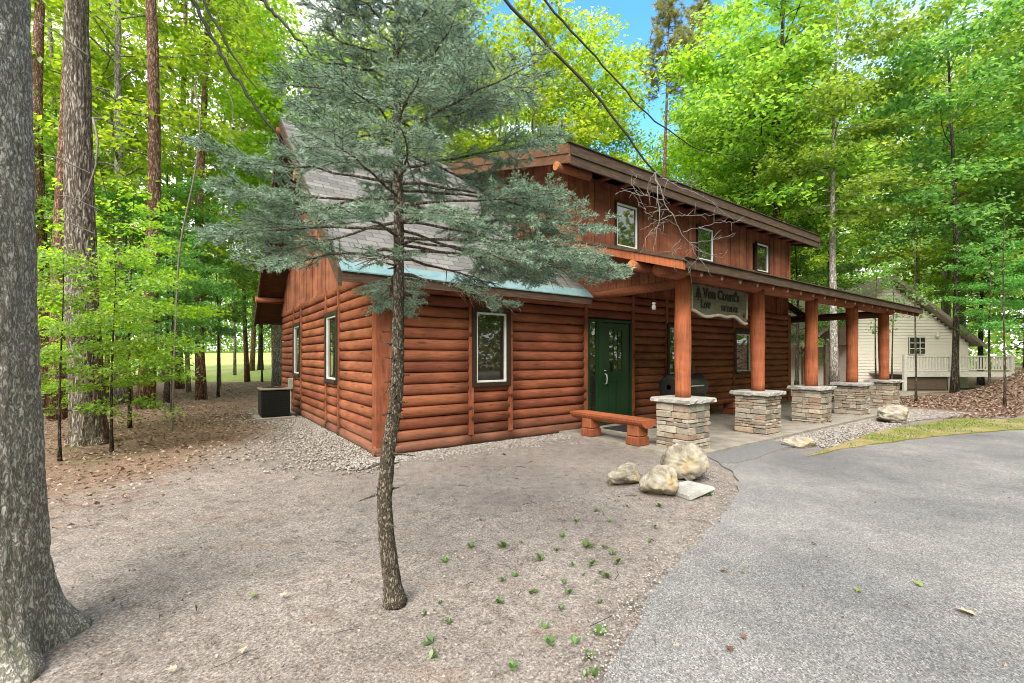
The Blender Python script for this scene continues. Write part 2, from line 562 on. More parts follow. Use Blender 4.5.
# ------------------------------------------------------------------ mesh tools
class MB:
    def __init__(s):
        s.v = []; s.f = []; s.n = 0

    def add(s, V, Fs):
        o = s.n
        s.v.append(np.asarray(V, dtype=np.float64).reshape(-1, 3))
        s.n += len(s.v[-1])
        for f in Fs:
            s.f.append([i + o for i in f])

    def box(s, x0, x1, y0, y1, z0, z1):
        V = [(x0, y0, z0), (x1, y0, z0), (x1, y1, z0), (x0, y1, z0), (x0, y0, z1), (x1, y0, z1), (x1, y1, z1), (x0, y1, z1)]
        s.add(V, [(0, 3, 2, 1), (4, 5, 6, 7), (0, 1, 5, 4), (1, 2, 6, 5), (2, 3, 7, 6), (3, 0, 4, 7)])

    def hexa(s, V):
        s.add(V, [(0, 3, 2, 1), (4, 5, 6, 7), (0, 1, 5, 4), (1, 2, 6, 5), (2, 3, 7, 6), (3, 0, 4, 7)])

    def cbox(s, x0, x1, y0, y1, z0, z1, c=.008, jit=0.0):
        """box with chamfered edges"""
        V = []
        for z, i in ((z0, c), (z0 + c, 0), (z1 - c, 0), (z1, c)):
            V += [(x0 + i, y0 + i, z), (x1 - i, y0 + i, z), (x1 - i, y1 - i, z), (x0 + i, y1 - i, z)]
        V = np.array(V)
        if jit:
            V = V + rng.normal(0, jit, V.shape)
        Fs = [(0, 3, 2, 1), (12, 13, 14, 15)]
        for k in range(3):
            for j in range(4):
                a = 4 * k + j; b = 4 * k + (j + 1) % 4
                Fs.append((a, b, b + 4, a + 4))
        s.add(V, Fs)

    def prism(s, poly, ext):
        """poly: list of 3-D points (planar), ext: extrusion vector"""
        P = np.array(poly, float); E_ = np.array(ext, float); n = len(P)
        s.add(np.vstack([P, P + E_]), [tuple(range(n - 1, -1, -1)), tuple(range(n, 2 * n))] + [(i, (i + 1) % n, n + (i + 1) % n, n + i) for i in range(n)])

    def tube(s, P, R, n=8, cap=True, jit=0.0):
        P = np.array(P, float); R = np.broadcast_to(np.array(R, float), (len(P),))
        T = np.gradient(P, axis=0)
        T /= np.linalg.norm(T, axis=1)[:, None] + 1e-9
        up = np.array([0, 0, 1.0]) if abs(T[0][2]) < .9 else np.array([1.0, 0, 0])
        u = np.cross(up, T[0]); u /= np.linalg.norm(u)
        V = []
        ang = np.arange(n) * 2 * PI / n
        for i in range(len(P)):
            u = u - T[i] * np.dot(u, T[i]); u /= np.linalg.norm(u) + 1e-9
            w = np.cross(T[i], u)
            rr = R[i] * (1 + (rng.normal(0, jit, n) if jit else 0))
            V.append(P[i] + np.outer(np.cos(ang) * rr, u) + np.outer(np.sin(ang) * rr, w))
        V = np.vstack(V)
        Fs = []
        for i in range(len(P) - 1):
            for j in range(n):
                a = i * n + j; b = i * n + (j + 1) % n
                Fs.append((a, b, b + n, a + n))
        if cap:
            Fs.append(tuple(range(n - 1, -1, -1)))
            Fs.append(tuple(range((len(P) - 1) * n, len(P) * n)))
        s.add(V, Fs)

    def lathe(s, prof, n=24, c=(0, 0, 0)):
        V = []
        for r, z in prof:
            for j in range(n):
                t = 2 * PI * j / n
                V.append((c[0] + r * math.cos(t), c[1] + r * math.sin(t), c[2] + z))
        Fs = [tuple(range(n - 1, -1, -1)), tuple(range((len(prof) - 1) * n, len(prof) * n))]
        for i in range(len(prof) - 1):
            for j in range(n):
                a = i * n + j; b = i * n + (j + 1) % n
                Fs.append((a, b, b + n, a + n))
        s.add(V, Fs)

    def build(s, name, m, parent=None, smooth=False, loc=None):
        me = bpy.data.meshes.new(name)
        V = np.vstack(s.v) if s.v else np.zeros((0, 3))
        me.from_pydata(V.tolist(), [], s.f)
        me.materials.append(m)
        if smooth:
            me.polygons.foreach_set("use_smooth", [True] * len(me.polygons))
        me.update()
        return link(name, me, parent, loc)


def link(name, me, parent=None, loc=None):
    o = bpy.data.objects.new(name, me)
    COL.objects.link(o)
    if parent is not None:
        o.parent = parent
    if loc is not None:
        o.location = loc
    return o


def fastmesh(name, V, nper, m, smooth=False):
    """V: (N, nper, 3) loose polygons"""
    V = np.ascontiguousarray(V, dtype=np.float32)
    N = V.shape[0]
    me = bpy.data.meshes.new(name)
    me.vertices.add(N * nper)
    me.vertices.foreach_set("co", V.reshape(-1))
    me.loops.add(N * nper)
    me.loops.foreach_set("vertex_index", np.arange(N * nper, dtype=np.int32))
    me.polygons.add(N)
    me.polygons.foreach_set("loop_start", np.arange(0, N * nper, nper, dtype=np.int32))
    me.polygons.foreach_set("loop_total", np.full(N, nper, dtype=np.int32))
    me.materials.append(m)
    me.update(calc_edges=True)
    me.validate()
    return me


def leafmesh(name, C, D, Nn, size, m, shape='kite', fold=.25):
    """C centres (N,3), D pointing directions, Nn normals, size (N,) -> folded leaves (two faces sharing a midrib)"""
    D = D / (np.linalg.norm(D, axis=1)[:, None] + 1e-9)
    Sx = np.cross(Nn, D)
    Sx /= np.linalg.norm(Sx, axis=1)[:, None] + 1e-9
    U = np.cross(D, Sx)
    sz = size[:, None]
    N = len(C)
    if shape == 'kite':
        w = .36
        pts = [(-.5, 0, 0), (-.02, w, fold * w), (.5, 0, -.06), (-.02, -w, fold * w)]
        V = np.stack([C + sz * (p * D + q * Sx + r * U) for p, q, r in pts], 1)
        idx = np.array([[0, 1, 2], [0, 2, 3]])
    else:  # lobed maple leaf: half outlines either side of the midrib
        half = [(-.46, .10, .02), (-.30, .42, .10), (-.10, .24, .06), (.14, .46, .08), (.14, .16, .03)]
        pts = [(-.42, 0, 0)] + half + [(.55, 0, -.10)] + [(p, -q, r) for p, q, r in reversed(half)]
        V = np.stack([C + sz * (p * D + q * Sx + r * U) for p, q, r in pts], 1)
        k = len(pts)
        idx = None
    npp = V.shape[1]
    me = bpy.data.meshes.new(name)
    me.vertices.add(N * npp)
    me.vertices.foreach_set("co", np.ascontiguousarray(V, dtype=np.float32).reshape(-1))
    if idx is not None:
        L = (np.arange(N)[:, None, None] * npp + idx[None]).reshape(-1)
        nf, ln = N * 2, 3
        starts = np.arange(0, nf * 3, 3); tot = np.full(nf, 3)
    else:
        a = np.arange(0, 7); b = np.array([0] + list(range(6, 12)))
        both = np.concatenate([a, b])
        L = (np.arange(N)[:, None] * npp + both[None]).reshape(-1)
        nf = N * 2
        starts = np.arange(0, nf * 7, 7); tot = np.full(nf, 7)
    me.loops.add(len(L))
    me.loops.foreach_set("vertex_index", L.astype(np.int32))
    me.polygons.add(nf)
    me.polygons.foreach_set("loop_start", starts.astype(np.int32))
    me.polygons.foreach_set("loop_total", tot.astype(np.int32))
    me.materials.append(m)
    me.update(calc_edges=True)
    me.validate()
    return me


def empty(name, loc=(0, 0, 0), rz=0.0):
    o = bpy.data.objects.new(name, None)
    COL.objects.link(o)
    o.location = loc
    o.rotation_euler = (0, 0, rz)
    o.empty_display_size = .2
    return o


def tag(o, label=None, cat=None, group=None, kind=None):
    if label: o["label"] = label
    if cat: o["category"] = cat
    if group: o["group"] = group
    if kind: o["kind"] = kind
    return o


def dup(root, loc, rz=0.0, sc=1.0, label=None, cat=None, group=None):
    r = root.copy()
    COL.objects.link(r)
    r.location = loc
    r.rotation_euler = (0, 0, rz)
    r.scale = (sc, sc, sc) if not isinstance(sc, tuple) else sc
    tag(r, label, cat, group)
    for ch in list(root.children):
        c = ch.copy()
        COL.objects.link(c)
        c.parent = r
        for g in list(ch.children):
            d = g.copy()
            COL.objects.link(d)
            d.parent = c
    return r


def rn(a, b):
    return float(rng.uniform(a, b))


# ------------------------------------------------------------------ ground, drive, lawn
def in_poly(x, y, P):
    c = np.zeros(x.shape, bool)
    n = len(P)
    for i in range(n):
        x1, y1 = P[i][:2]; x2, y2 = P[(i + 1) % n][:2]
        k = ((y1 > y) != (y2 > y)) & (x < (x2 - x1) * (y - y1) / (y2 - y1 + 1e-12) + x1)
        c ^= k
    return c


def ground_sheet():
    def axis():
        a = list(np.arange(-14, 22.01, .16))
        lo = [-14 - 1.0 * 1.45 ** k for k in range(1, 17)][::-1]
        hi = [22 + 1.0 * 1.45 ** k for k in range(1, 17)]
        return np.array(lo + a + hi)
    xs = axis(); ys = axis()
    X, Y = np.meshgrid(xs, ys)
    Z = np.zeros_like(X)
    near = (X > -16) & (X < 24) & (Y > -3) & (Y < 24)
    for i, j in zip(*np.nonzero(near)):
        x, y = X[i, j], Y[i, j]
        q = np.array([x, y]) - C2
        a, b = q @ A2, q @ B2
        d = max(-a if a < 0 else 0, -b - 2.9 if b < -2.9 else 0, 0.0)
        k = 0 if (a > -.1 and b > -3.0) else min(1.0, max(d, 0.0) / 1.0)
        h = mn.noise(Vector((x * .7, y * .7, 3))) * .5 + mn.noise(Vector((x * 2.4, y * 2.4, 9))) * .35 + mn.noise(Vector((x * 6, y * 6, 1))) * .2
        Z[i, j] = -.022 * k * (1 + h)
    # mound of leaves at the far right
    r2 = ((X - 19.1) / 3.0) ** 2 + ((Y - 14.5) / 3.0) ** 2
    Z += 2.2 * np.exp(-r2 * 2.2) * (r2 < 4)
    ny, nx = X.shape
    V = np.stack([X, Y, Z], -1).reshape(-1, 3)
    I = np.arange(ny * nx).reshape(ny, nx)
    Fq = np.stack([I[:-1, :-1], I[:-1, 1:], I[1:, 1:], I[1:, :-1]], -1).reshape(-1, 4)
    me = bpy.data.meshes.new("ground")
    me.from_pydata(V.tolist(), [], Fq.tolist())
    me.materials.append(M['ground'])
    me.polygons.foreach_set("use_smooth", [True] * len(me.polygons))
    o = link("ground", me)
    tag(o, "bare sandy ground and leaf litter around the cabin", "ground", kind="structure")


ground_sheet()


def smooth_poly(pts, n=6, wob=0.0):
    P = np.array(pts, float); out = []
    k = len(P)
    for i in range(k - 1):
        p0 = P[max(i - 1, 0)]; p1 = P[i]; p2 = P[i + 1]; p3 = P[min(i + 2, k - 1)]
        for t in np.linspace(0, 1, n, endpoint=False):
            q = .5 * ((2 * p1) + (-p0 + p2) * t + (2 * p0 - 5 * p1 + 4 * p2 - p3) * t * t + (-p0 + 3 * p1 - 3 * p2 + p3) * t ** 3)
            if wob:
                q = q + np.array([mn.noise(Vector((q[0] * 3, q[1] * 3, 5))), mn.noise(Vector((q[0] * 3, q[1] * 3, 8)))] + [0] * (len(q) - 2)) * wob
            out.append(tuple(q))
    out.append(tuple(P[-1]))
    return out


def sheet(name, pts, z, m, label, thick=.10):
    mb = MB()
    P = [(p[0], p[1], z - thick) for p in pts]
    mb.prism(P, (0, 0, thick))
    o = mb.build(name, m)
    tag(o, label, name.replace('_', ' '), kind="structure")
    return o


left_edge = smooth_poly([(-.2, -3.0), (.10, .6), (.42, 1.9), G(612, 683)[:2], G(640, 612)[:2], G(680, 562)[:2], G(716, 522)[:2], G(738, 492)[:2], G(731, 471)[:2], W(3.98, -2.90)[:2]], 8, .07)
front = [W(5.95, -2.90)[:2]]
right_edge = smooth_poly([G(800, 452)[:2], G(812, 456.5)[:2], G(850, 449)[:2], G(900, 442)[:2], G(960, 435)[:2], G(1024, 430.5)[:2], W(13.5, -6.3)[:2], W(22, -7.8)[:2]], 6, .06)
DRIVE = left_edge + front + right_edge + [W(40, -12)[:2], (30, -14), (-.2, -14)]
sheet("driveway", DRIVE, .010, M['asphalt'], "grey worn asphalt driveway curving past the porch")
apron = [W(4.0, -2.87)[:2], W(5.93, -2.87)[:2], W(6.1, -3.25)[:2], W(5.3, -3.32)[:2], W(4.3, -3.42)[:2], W(3.75, -3.3)[:2]]
sheet("asphalt_apron", smooth_poly(apron + apron[:1], 5, .03)[:-1], .016, M['asphalt_dark'], "darker patch of asphalt where driveway meets porch")
MOSS = smooth_poly([G(808, 457.5)[:2], G(846, 443)[:2], G(880, 432)[:2], G(925, 424)[:2], G(965, 419)[:2], G(1024, 418.5)[:2], W(20, -4.9)[:2], W(21, -7.55)[:2], W(13.5, -6.25)[:2], G(1024, 430)[:2], G(960, 434.6)[:2], G(900, 441.6)[:2], G(850, 448.6)[:2], G(808, 457.5)[:2]], 6, .05)
sheet("moss_strip", MOSS[:-1], .022, M['moss'], "mossy green and yellow verge along the driveway")
# far pale drive in front of the neighbouring house
sheet("far_drive", [(11.5, 17.2), (17, 16.2), (23.0, 17.2), (26, 18.5), (26, 19.9), (12, 19.9)], .012, M['concrete'], "pale concrete drive in front of neighbouring house")
# lawn rising gently to the far woods
mb = MB()
mb.prism([(-70, 31, -.1), (6, 27, -.1), (10, 60, 1.2), (14, 130, 3.2), (-120, 130, 3.2), (-95, 60, 1.2)], (0, 0, .13))
mb2 = MB()
LX = np.linspace(0, 1, 24); LY = np.linspace(0, 1, 16)
V = []
for v_ in LY:
    for u_ in LX:
        y = 27.5 + 110 * v_ ** 1.5
        x = -75 - 40 * v_ + u_ * (84 + 60 * v_)
        V.append((x, y + (1 - v_) * 2.5 * mn.noise(Vector((x * .2, 0, 4))), -.03 + .05 * min(1, v_ * 8) + 3.4 * v_))
Fq = []
for j in range(15):
    for i in range(23):
        a = j * 24 + i
        Fq.append((a, a + 1, a + 25, a + 24))
mb2.add(V, Fq)
tag(mb2.build("lawn", M['lawn'], smooth=True), "sunlit open lawn beyond the trees behind the cabin", "lawn", kind="structure")

# porch slab
mb = MB()
mb.box(3.55, 14.4, -2.86, -.02, -.12, .045)
o = mb.build("porch_slab", M['concrete'], loc=None)
o.location = W(0, 0, 0); o.rotation_euler = (0, 0, ANG)
tag(o, "plain concrete slab under the porch", "porch slab", kind="structure")

# ------------------------------------------------------------------ log cabin
cabin = empty("log_cabin", W(0, 0, 0), ANG)
tag(cabin, "red-brown log cabin with shed dormer and stone-piered porch", "cabin")
ROW = .179; NROW = 16; WTOP = ROW * NROW
FM = lambda s, o, z: (s, -o, z)          # front wall, facing the drive
LM = lambda s, o, z: (-o, s, z)          # left gable wall
LEN, DEP = 13.45, 8.6


def log_wall(mp, openings, length, seed):
    mb = MB()
    cuts = sorted(openings)
    r_ = np.random.default_rng(seed)
    for i in range(NROW):
        z0 = i * ROW; z1 = z0 + ROW
        segs = []; s = 0.0
        for (s0, s1, zz0, zz1) in cuts:
            mid = (z0 + z1) / 2
            # battens break every row at the sides of the openings
            segs.append((s, s0 - .0, True))
            if not (zz0 < mid < zz1):
                segs.append((s0, s1, True))
            s = s1
        segs.append((s, length, True))
        for (u0, u1, _) in segs:
            if u1 - u0 < .05:
                continue
            u0 += .004; u1 -= .004
            n = max(2, int((u1 - u0) / .28) + 1)
            ph = r_.uniform(0, 50)
            base = .074 * r_.uniform(.9, 1.12)
            K = 9
            V = []
            for k in range(n):
                u = u0 + (u1 - u0) * k / (n - 1)
                wob = mn.noise(Vector((u * 1.3, ph, i))) * .012
                dz = mn.noise(Vector((u * .8, ph + 9, i))) * .006
                for j in range(K):
                    t = PI * j / (K - 1)
                    zc = (z0 + z1) / 2 + dz - math.cos(t) * (ROW / 2 - .002)
                    out = .006 + (base + wob) * (math.sin(t) ** .62)
                    V.append(mp(u, out, zc))
            Fq = []
            for k in range(n - 1):
                for j in range(K - 1):
                    a = k * K + j
                    Fq.append((a, a + 1, a + K + 1, a + K))
            Fq.append(tuple(range(K))); Fq.append(tuple(range((n - 1) * K, n * K)))
            mb.add(V, Fq)
    return mb


def mbox(mb, mp, s0, s1, o0, o1, z0, z1, c=.004, jit=0):
    p = np.array([mp(s0, o0, z0), mp(s1, o1, z1)])
    lo = p.min(0); hi = p.max(0)
    mb.cbox(lo[0], hi[0], lo[1], hi[1], lo[2], hi[2], c, jit)


front_open = [(1.56, 2.36, .99, 2.36), (4.28, 5.74, -1, 2.32), (6.98, 7.82, 1.02, 2.30), (10.05, 11.75, 1.02, 2.24)]
left_open = [(2.09, 3.04, .99, 2.39), (5.64, 6.59, 1.0, 2.39)]
# solid core behind the logs
mb = MB(); mb.box(.01, LEN - .01, .01, .16, 0, WTOP); mb.box(.01, .16, .16, DEP - .01, 0, WTOP)
mb.box(LEN - .16, LEN - .01, .16, DEP - .01, 0, WTOP); mb.box(.16, LEN - .16, DEP - .16, DEP - .01, 0, WTOP)
mb.build("wall_core", M['dark_trim'], cabin)
log_wall(FM, front_open, LEN, 1).build("log_wall", M['log'], cabin, True)
log_wall(LM, left_open, DEP, 2).build("log_wall", M['log'], cabin, True)
log_wall(lambda s, o, z: (LEN + o, s, z), [], DEP, 3).build("log_wall", M['log'], cabin, True)
log_wall(lambda s, o, z: (s, DEP + o, z), [], LEN, 4).build("log_wall", M['log'], cabin, True)

# vertical battens at the openings
for (mp, ops) in ((FM, front_open), (LM, left_open)):
    for (s0, s1, z0, z1) in ops:
        for s in (s0 - .055, s1 - .035):
            mb = MB(); mbox(mb, mp, s, s + .09, .03, .084, .02 if z0 < 0 else .17, WTOP, .006)
            mb.build("batten", M['trim'], cabin)
# corner boards
for (mp, s0, s1) in ((FM, -.085, .23), (LM, -.02, .115)):
    mb = MB(); mbox(mb, mp, s0, s1, .01 if mp is LM else .0, .085, .085, WTOP + .02, .008)
    mb.build("corner_board", M['trim'], cabin)
mb = MB(); mbox(mb, FM, LEN - .12, LEN + .08, .0, .085, .02, WTOP, .008); mb.build("corner_board", M['trim'], cabin)
# sill log ends at the near corner
mb = MB(); mb.tube([(-.12, -.03, .085), (.3, -.03, .085)], .075, 14); mb.build("sill_log", M['log'], cabin)
mb = MB(); mb.tube([(-.03, -.10, .07), (-.03, .25, .07)], .07, 14); mb.build("sill_log", M['log'], cabin)


def window(mp, s0, s1, z0, z1, trim=.085, sash=.035, base=.03, muntin=None):
    mb = MB()
    o0, o1 = base, base + .075
    mbox(mb, mp, s0, s0 + trim, o0, o1, z0, z1)
    mbox(mb, mp, s1 - trim, s1, o0, o1, z0, z1)
    mbox(mb, mp, s0 + trim, s1 - trim, o0, o1, z1 - trim, z1)
    mbox(mb, mp, s0 + trim, s1 - trim, o0, o1 + .02, z0, z0 + trim * .8)
    w = mb.build("window", M['dark_trim'], cabin)
    a0, a1, b0, b1 = s0 + trim, s1 - trim, z0 + trim * .8, z1 - trim
    mb = MB(); p0, p1 = base + .012, base + .052
    mbox(mb, mp, a0, a0 + sash, p0, p1, b0, b1)
    mbox(mb, mp, a1 - sash, a1, p0, p1, b0, b1)
    mbox(mb, mp, a0 + sash, a1 - sash, p0, p1, b1 - sash, b1)
    mbox(mb, mp, a0 + sash, a1 - sash, p0, p1, b0, b0 + sash)
    if muntin:
        mid = (a0 + a1) / 2
        mbox(mb, mp, mid - .03, mid + .03, p0, p1, b0 + sash, b1 - sash)
    mb.build("sash", M['white'], w)
    mb = MB()
    mbox(mb, mp, a0 + sash - .003, a1 - sash + .003, base - .005, base + .022, b0 + sash - .003, b1 - sash + .003, .001)
    mb.build("pane", M['glass'], w)
    return w


for (s0, s1, z0, z1) in left_open:
    window(LM, s0, s1, z0, z1)
for k, (s0, s1, z0, z1) in enumerate(front_open):
    if z0 > 0:
        window(FM, s0, s1, z0, z1, muntin=(k == 3))

# door with sidelight
mb = MB()
mbox(mb, FM, 4.30, 4.36, .0, .075, .05, 2.30); mbox(mb, FM, 5.66, 5.72, .0, .075, .05, 2.30)
mbox(mb, FM, 4.36, 5.66, .0, .075, 2.24, 2.30); mbox(mb, FM, 4.66, 4.78, .0, .07, .05, 2.24)
mbox(mb, FM, 4.36, 4.66, .0, .06, .05, .30); mbox(mb, FM, 4.36, 4.42, .0, .055, .30, 2.24); mbox(mb, FM, 4.60, 4.66, .0, .055, .30, 2.24)
dfr = mb.build("door_frame", M['green_door'], cabin)
mb = MB(); mbox(mb, FM, 4.415, 4.605, -.005, .03, .30, 2.24, .001); mb.build("sidelight_pane", M['glass'], dfr)
mb = MB(); mb.lathe([(.001, 0), (.045, 0), (.045, .006), (.001, .006)], 20)
o = mb.build("round_sticker", M['white'], dfr); o.location = (4.51, -.038, 2.0); o.rotation_euler = (PI / 2, 0, 0)
mb = MB()
mbox(mb, FM, 4.79, 5.00, .0, .045, .06, 2.23); mbox(mb, FM, 5.42, 5.65, .0, .045, .06, 2.23)
mbox(mb, FM, 5.00, 5.42, .0, .045, 2.08, 2.23); mbox(mb, FM, 5.00, 5.42, .0, .045, .06, 1.18)
for x0, x1 in ((4.97, 5.18), (5.24, 5.45)):
    mbox(mb, FM, x0, x1, .03, .056, .22, 1.02, .012)
door = mb.build("door", M['green_door'], cabin)
mb = MB(); mbox(mb, FM, 4.998, 5.422, -.005, .028, 1.178, 2.082, .001); mb.build("door_pane", M['glass'], door)
mb = MB()
for x in (5.135, 5.275): mbox(mb, FM, x, x + .018, .026, .04, 1.18, 2.08, .002)
for z in (1.40, 1.62, 1.84): mbox(mb, FM, 5.0, 5.42, .024, .038, z, z + .018, .002)
mb.build("muntin", M['green_door'], door)
mb = MB(); mb.tube([(4.86, -.05, .92), (4.86, -.10, .94), (4.86, -.115, 1.03), (4.86, -.10, 1.12), (4.86, -.05, 1.14)], .014, 10)
mb.lathe([(.001, 0), (.03, 0), (.028, .02), (.001, .02)], 16, (4.86, -.055, 1.2))
mb.build("handle", M['metal'], door, True)

# gable end boards (live edge) above the logs
PITCH = .84; EZ = 2.70; EO = .52        # eave height of roof top surface at b=-EO
def roof_z(b):                            # top surface of the main roof
    return EZ + PITCH * (b + EO) if b <= DEP / 2 else EZ + PITCH * (DEP + EO - b)


def gable(aside, sgn, name):
    mb = MB()
    b = -.02
    while b < DEP:
        w = rn(.13, .24)
        b1 = min(b + w, DEP + .02)
        zt0, zt1 = roof_z(b) - .16, roof_z(b1) - .16
        zb = WTOP - .02 - abs(rn(0, .05))
        o = rn(.035, .075)
        x0, x1 = (aside - sgn * .0, aside + sgn * o)
        n = 7
        for_l, for_r = [], []
        for k in range(n):
            t = k / (n - 1)
            wl = mn.noise(Vector((t * 5, b * 7, 1))) * .018
            wr = mn.noise(Vector((t * 5, b1 * 7, 6))) * .018
            for_l.append((b + .006 + max(wl, 0), zb + (zt0 - zb) * t))
            for_r.append((b1 - .006 + min(wr, 0), zb + (zt1 - zb) * t))
        if min(zt0, zt1) > zb + .05:
            poly = [(x0, y, z) for y, z in for_l] + [(x0, y, z) for y, z in reversed(for_r)]
            mb.prism(poly, (x1 - x0, 0, 0))
        b = b1
    mb.build(name, M['slab_board'], cabin)


gable(-.002, -1, "gable_boards")
gable(LEN + .002, 1, "gable_boards")
for x in (.03, LEN - .09):
    mb = MB(); mb.prism([(x, .0, WTOP), (x, DEP, WTOP), (x, DEP / 2, roof_z(DEP / 2) - .2)], (.06, 0, 0))
    mb.build("gable_core", M['dark_trim'], cabin)


def slab_roof(name, a0, a1, p, q, t, m, par=cabin):
    """roof plane between edge p=(b,z) and q=(b,z), top surface given, thickness t downwards"""
    mb = MB()
    mb.hexa([(a0, p[0], p[1] - t), (a1, p[0], p[1] - t), (a1, q[0], q[1] - t), (a0, q[0], q[1] - t), (a0, p[0], p[1]), (a1, p[0], p[1]), (a1, q[0], q[1]), (a0, q[0], q[1])])
    return mb.build(name, m, par)


RA0, RA1 = -.72, LEN + .75
RID = (DEP / 2, roof_z(DEP / 2))
mroof = slab_roof("main_roof", RA0, 3.98, (-EO, EZ), RID, .05, M['shingle'])
slab_roof("upper_slope", 3.985, RA1, (.55, roof_z(.55) - .002), (RID[0], RID[1] - .002), .05, M['shingle'], mroof)
slab_roof("back_slope", RA0, RA1, (DEP + EO, EZ), (RID[0], RID[1] - .002), .05, M['shingle'], mroof)
# sheathing / soffit below the shingles
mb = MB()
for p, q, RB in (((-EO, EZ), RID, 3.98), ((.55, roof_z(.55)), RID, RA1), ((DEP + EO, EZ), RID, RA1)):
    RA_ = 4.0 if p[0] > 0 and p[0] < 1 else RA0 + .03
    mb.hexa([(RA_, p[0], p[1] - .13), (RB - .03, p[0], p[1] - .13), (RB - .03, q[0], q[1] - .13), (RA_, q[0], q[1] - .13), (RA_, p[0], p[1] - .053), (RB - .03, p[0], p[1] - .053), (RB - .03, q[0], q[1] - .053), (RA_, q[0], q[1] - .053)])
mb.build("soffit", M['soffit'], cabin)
# rake boards on the gable ends
for x0, x1 in ((RA0 - .03, RA0 + .02), (RA1 - .02, RA1 + .03)):
    for p, q in (((-EO - .02, EZ), RID), ((DEP + EO + .02, EZ), RID)):
        mb = MB()
        mb.hexa([(x0, p[0], p[1] - .26), (x1, p[0], p[1] - .26), (x1, q[0], q[1] - .26), (x0, q[0], q[1] - .26), (x0, p[0], p[1] - .012), (x1, p[0], p[1] - .012), (x1, q[0], q[1] - .012), (x0, q[0], q[1] - .012)])
        mb.build("rake_board", M['fascia'], cabin)
# eave returns and drip edge
mb = MB(); mb.box(RA0 + .02, 3.96, -EO - .035, -EO + .0, EZ - .19, EZ - .055); mb.build("eave_board", M['fascia'], cabin)
mb = MB(); mb.box(RA0 + .02, RA1 - .02, DEP + EO, DEP + EO + .035, EZ - .19, EZ - .055); mb.build("eave_board", M['fascia'], cabin)
mb = MB()
mb.hexa([(RA0, -EO - .06, EZ - .062), (3.97, -EO - .06, EZ - .062), (3.97, -EO + .12, EZ + .10), (RA0, -EO + .12, EZ + .10), (RA0, -EO - .06, EZ - .045), (3.97, -EO - .06, EZ - .045), (3.97, -EO + .12, EZ + .117), (RA0, -EO + .12, EZ + .117)])
mb.build("drip_edge", M['drip'], cabin)
# purlin logs poking out under the gable overhang
for b, z in ((.35, roof_z(.35) - .26), (2.3, roof_z(2.3) - .26), (DEP / 2, RID[1] - .30), (6.3, roof_z(6.3) - .26), (8.25, roof_z(8.25) - .26)):
    mb = MB(); mb.tube([(RA0 - .08, b, z), (.1, b, z)], .085, 12)
    pl = mb.build("purlin", M['beam'], cabin, True)
    mb = MB(); mb.tube([(RA0 - .084, b, z), (RA0 - .079, b, z)], .083, 12)
    mb.build("purlin_end", M['endgrain'], pl)

# dormer
DA0, DA1 = 3.84, 13.5
DZ0, DS = 5.43, .275            # top of dormer roof at b=-.55 and its slope
dz = lambda b: DZ0 + DS * (b + .55)
dorm_open = [(5.17, 5.92, 3.90, 4.90), (8.26, 9.02, 4.0, 4.90), (11.30, 12.06, 4.04, 4.92)]


def board_wall(mp, s0, s1, zb, zt, opens, name, m, wlo=.11, whi=.2):
    mb = MB(); s = s0
    while s < s1 - .02:
        e = min(s + rn(wlo, whi), s1)
        o = rn(.022, .05)
        ivs = [(zb((s + e) / 2), zt((s + e) / 2))]
        for (a, b, z0, z1) in opens:
            if s < b and e > a:
                ivs = [(ivs[0][0], z0 + .03), (z1 - .03, ivs[0][1])]
        for (u, v_) in ivs:
            if v_ - u > .03:
                mbox(mb, mp, s + .003, e - .003, -.02, o, u, v_, .006)
        s = e
    return mb.build(name, m, cabin)


board_wall(FM, DA0, DA1, lambda s: 3.55, lambda s: 5.24, dorm_open, "dormer_front", M['board'])
mb = MB(); mb.box(DA0 + .02, DA1 - .02, .03, .12, 3.3, 5.3)
mb.prism([(DA0 + .02, .12, 3.3), (DA0 + .02, .12, 5.35), (DA0 + .02, 3.3, 6.3)], (.08, 0, 0))
mb.prism([(DA1 - .10, .12, 3.3), (DA1 - .10, .12, 5.35), (DA1 - .10, 3.3, 6.3)], (.08, 0, 0))
mb.build("dormer_core", M['dark_trim'], cabin)
board_wall(lambda s, o, z: (DA0 - o, s, z), .0, 4.0, lambda s: roof_z(s) - .12, lambda s: dz(s) - .2, [], "dormer_cheek", M['slab_board'], .12, .2)
board_wall(lambda s, o, z: (DA1 + o, s, z), .0, 4.0, lambda s: roof_z(s) - .12, lambda s: dz(s) - .2, [], "dormer_cheek", M['board'], .12, .2)
mb = MB(); mbox(mb, FM, DA0 - .06, DA0 + .06, -.05, .06, 3.6, 5.22, .008)
mb.build("corner_board", M['trim'], cabin)
mb = MB(); mbox(mb, FM, DA1 - .06, DA1 + .06, -.05, .06, 3.6, 5.22, .008)
mb.build("corner_board", M['trim'], cabin)
for (s0, s1, z0, z1) in dorm_open:
    window(FM, s0, s1, z0, z1, trim=.03, sash=.04, base=.02)
DRA0, DRA1 = 3.33, 14.35
droof = slab_roof("dormer_roof", DRA0, DRA1, (-.55, DZ0), (4.29, dz(4.29)), .05, M['shingle'])
mb = MB()
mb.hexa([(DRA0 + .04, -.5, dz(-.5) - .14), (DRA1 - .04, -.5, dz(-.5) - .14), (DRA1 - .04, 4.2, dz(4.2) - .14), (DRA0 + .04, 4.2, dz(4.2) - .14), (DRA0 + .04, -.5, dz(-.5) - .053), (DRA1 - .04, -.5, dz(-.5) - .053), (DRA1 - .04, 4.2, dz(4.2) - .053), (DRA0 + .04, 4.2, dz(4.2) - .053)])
mb.build("soffit", M['soffit'], droof)
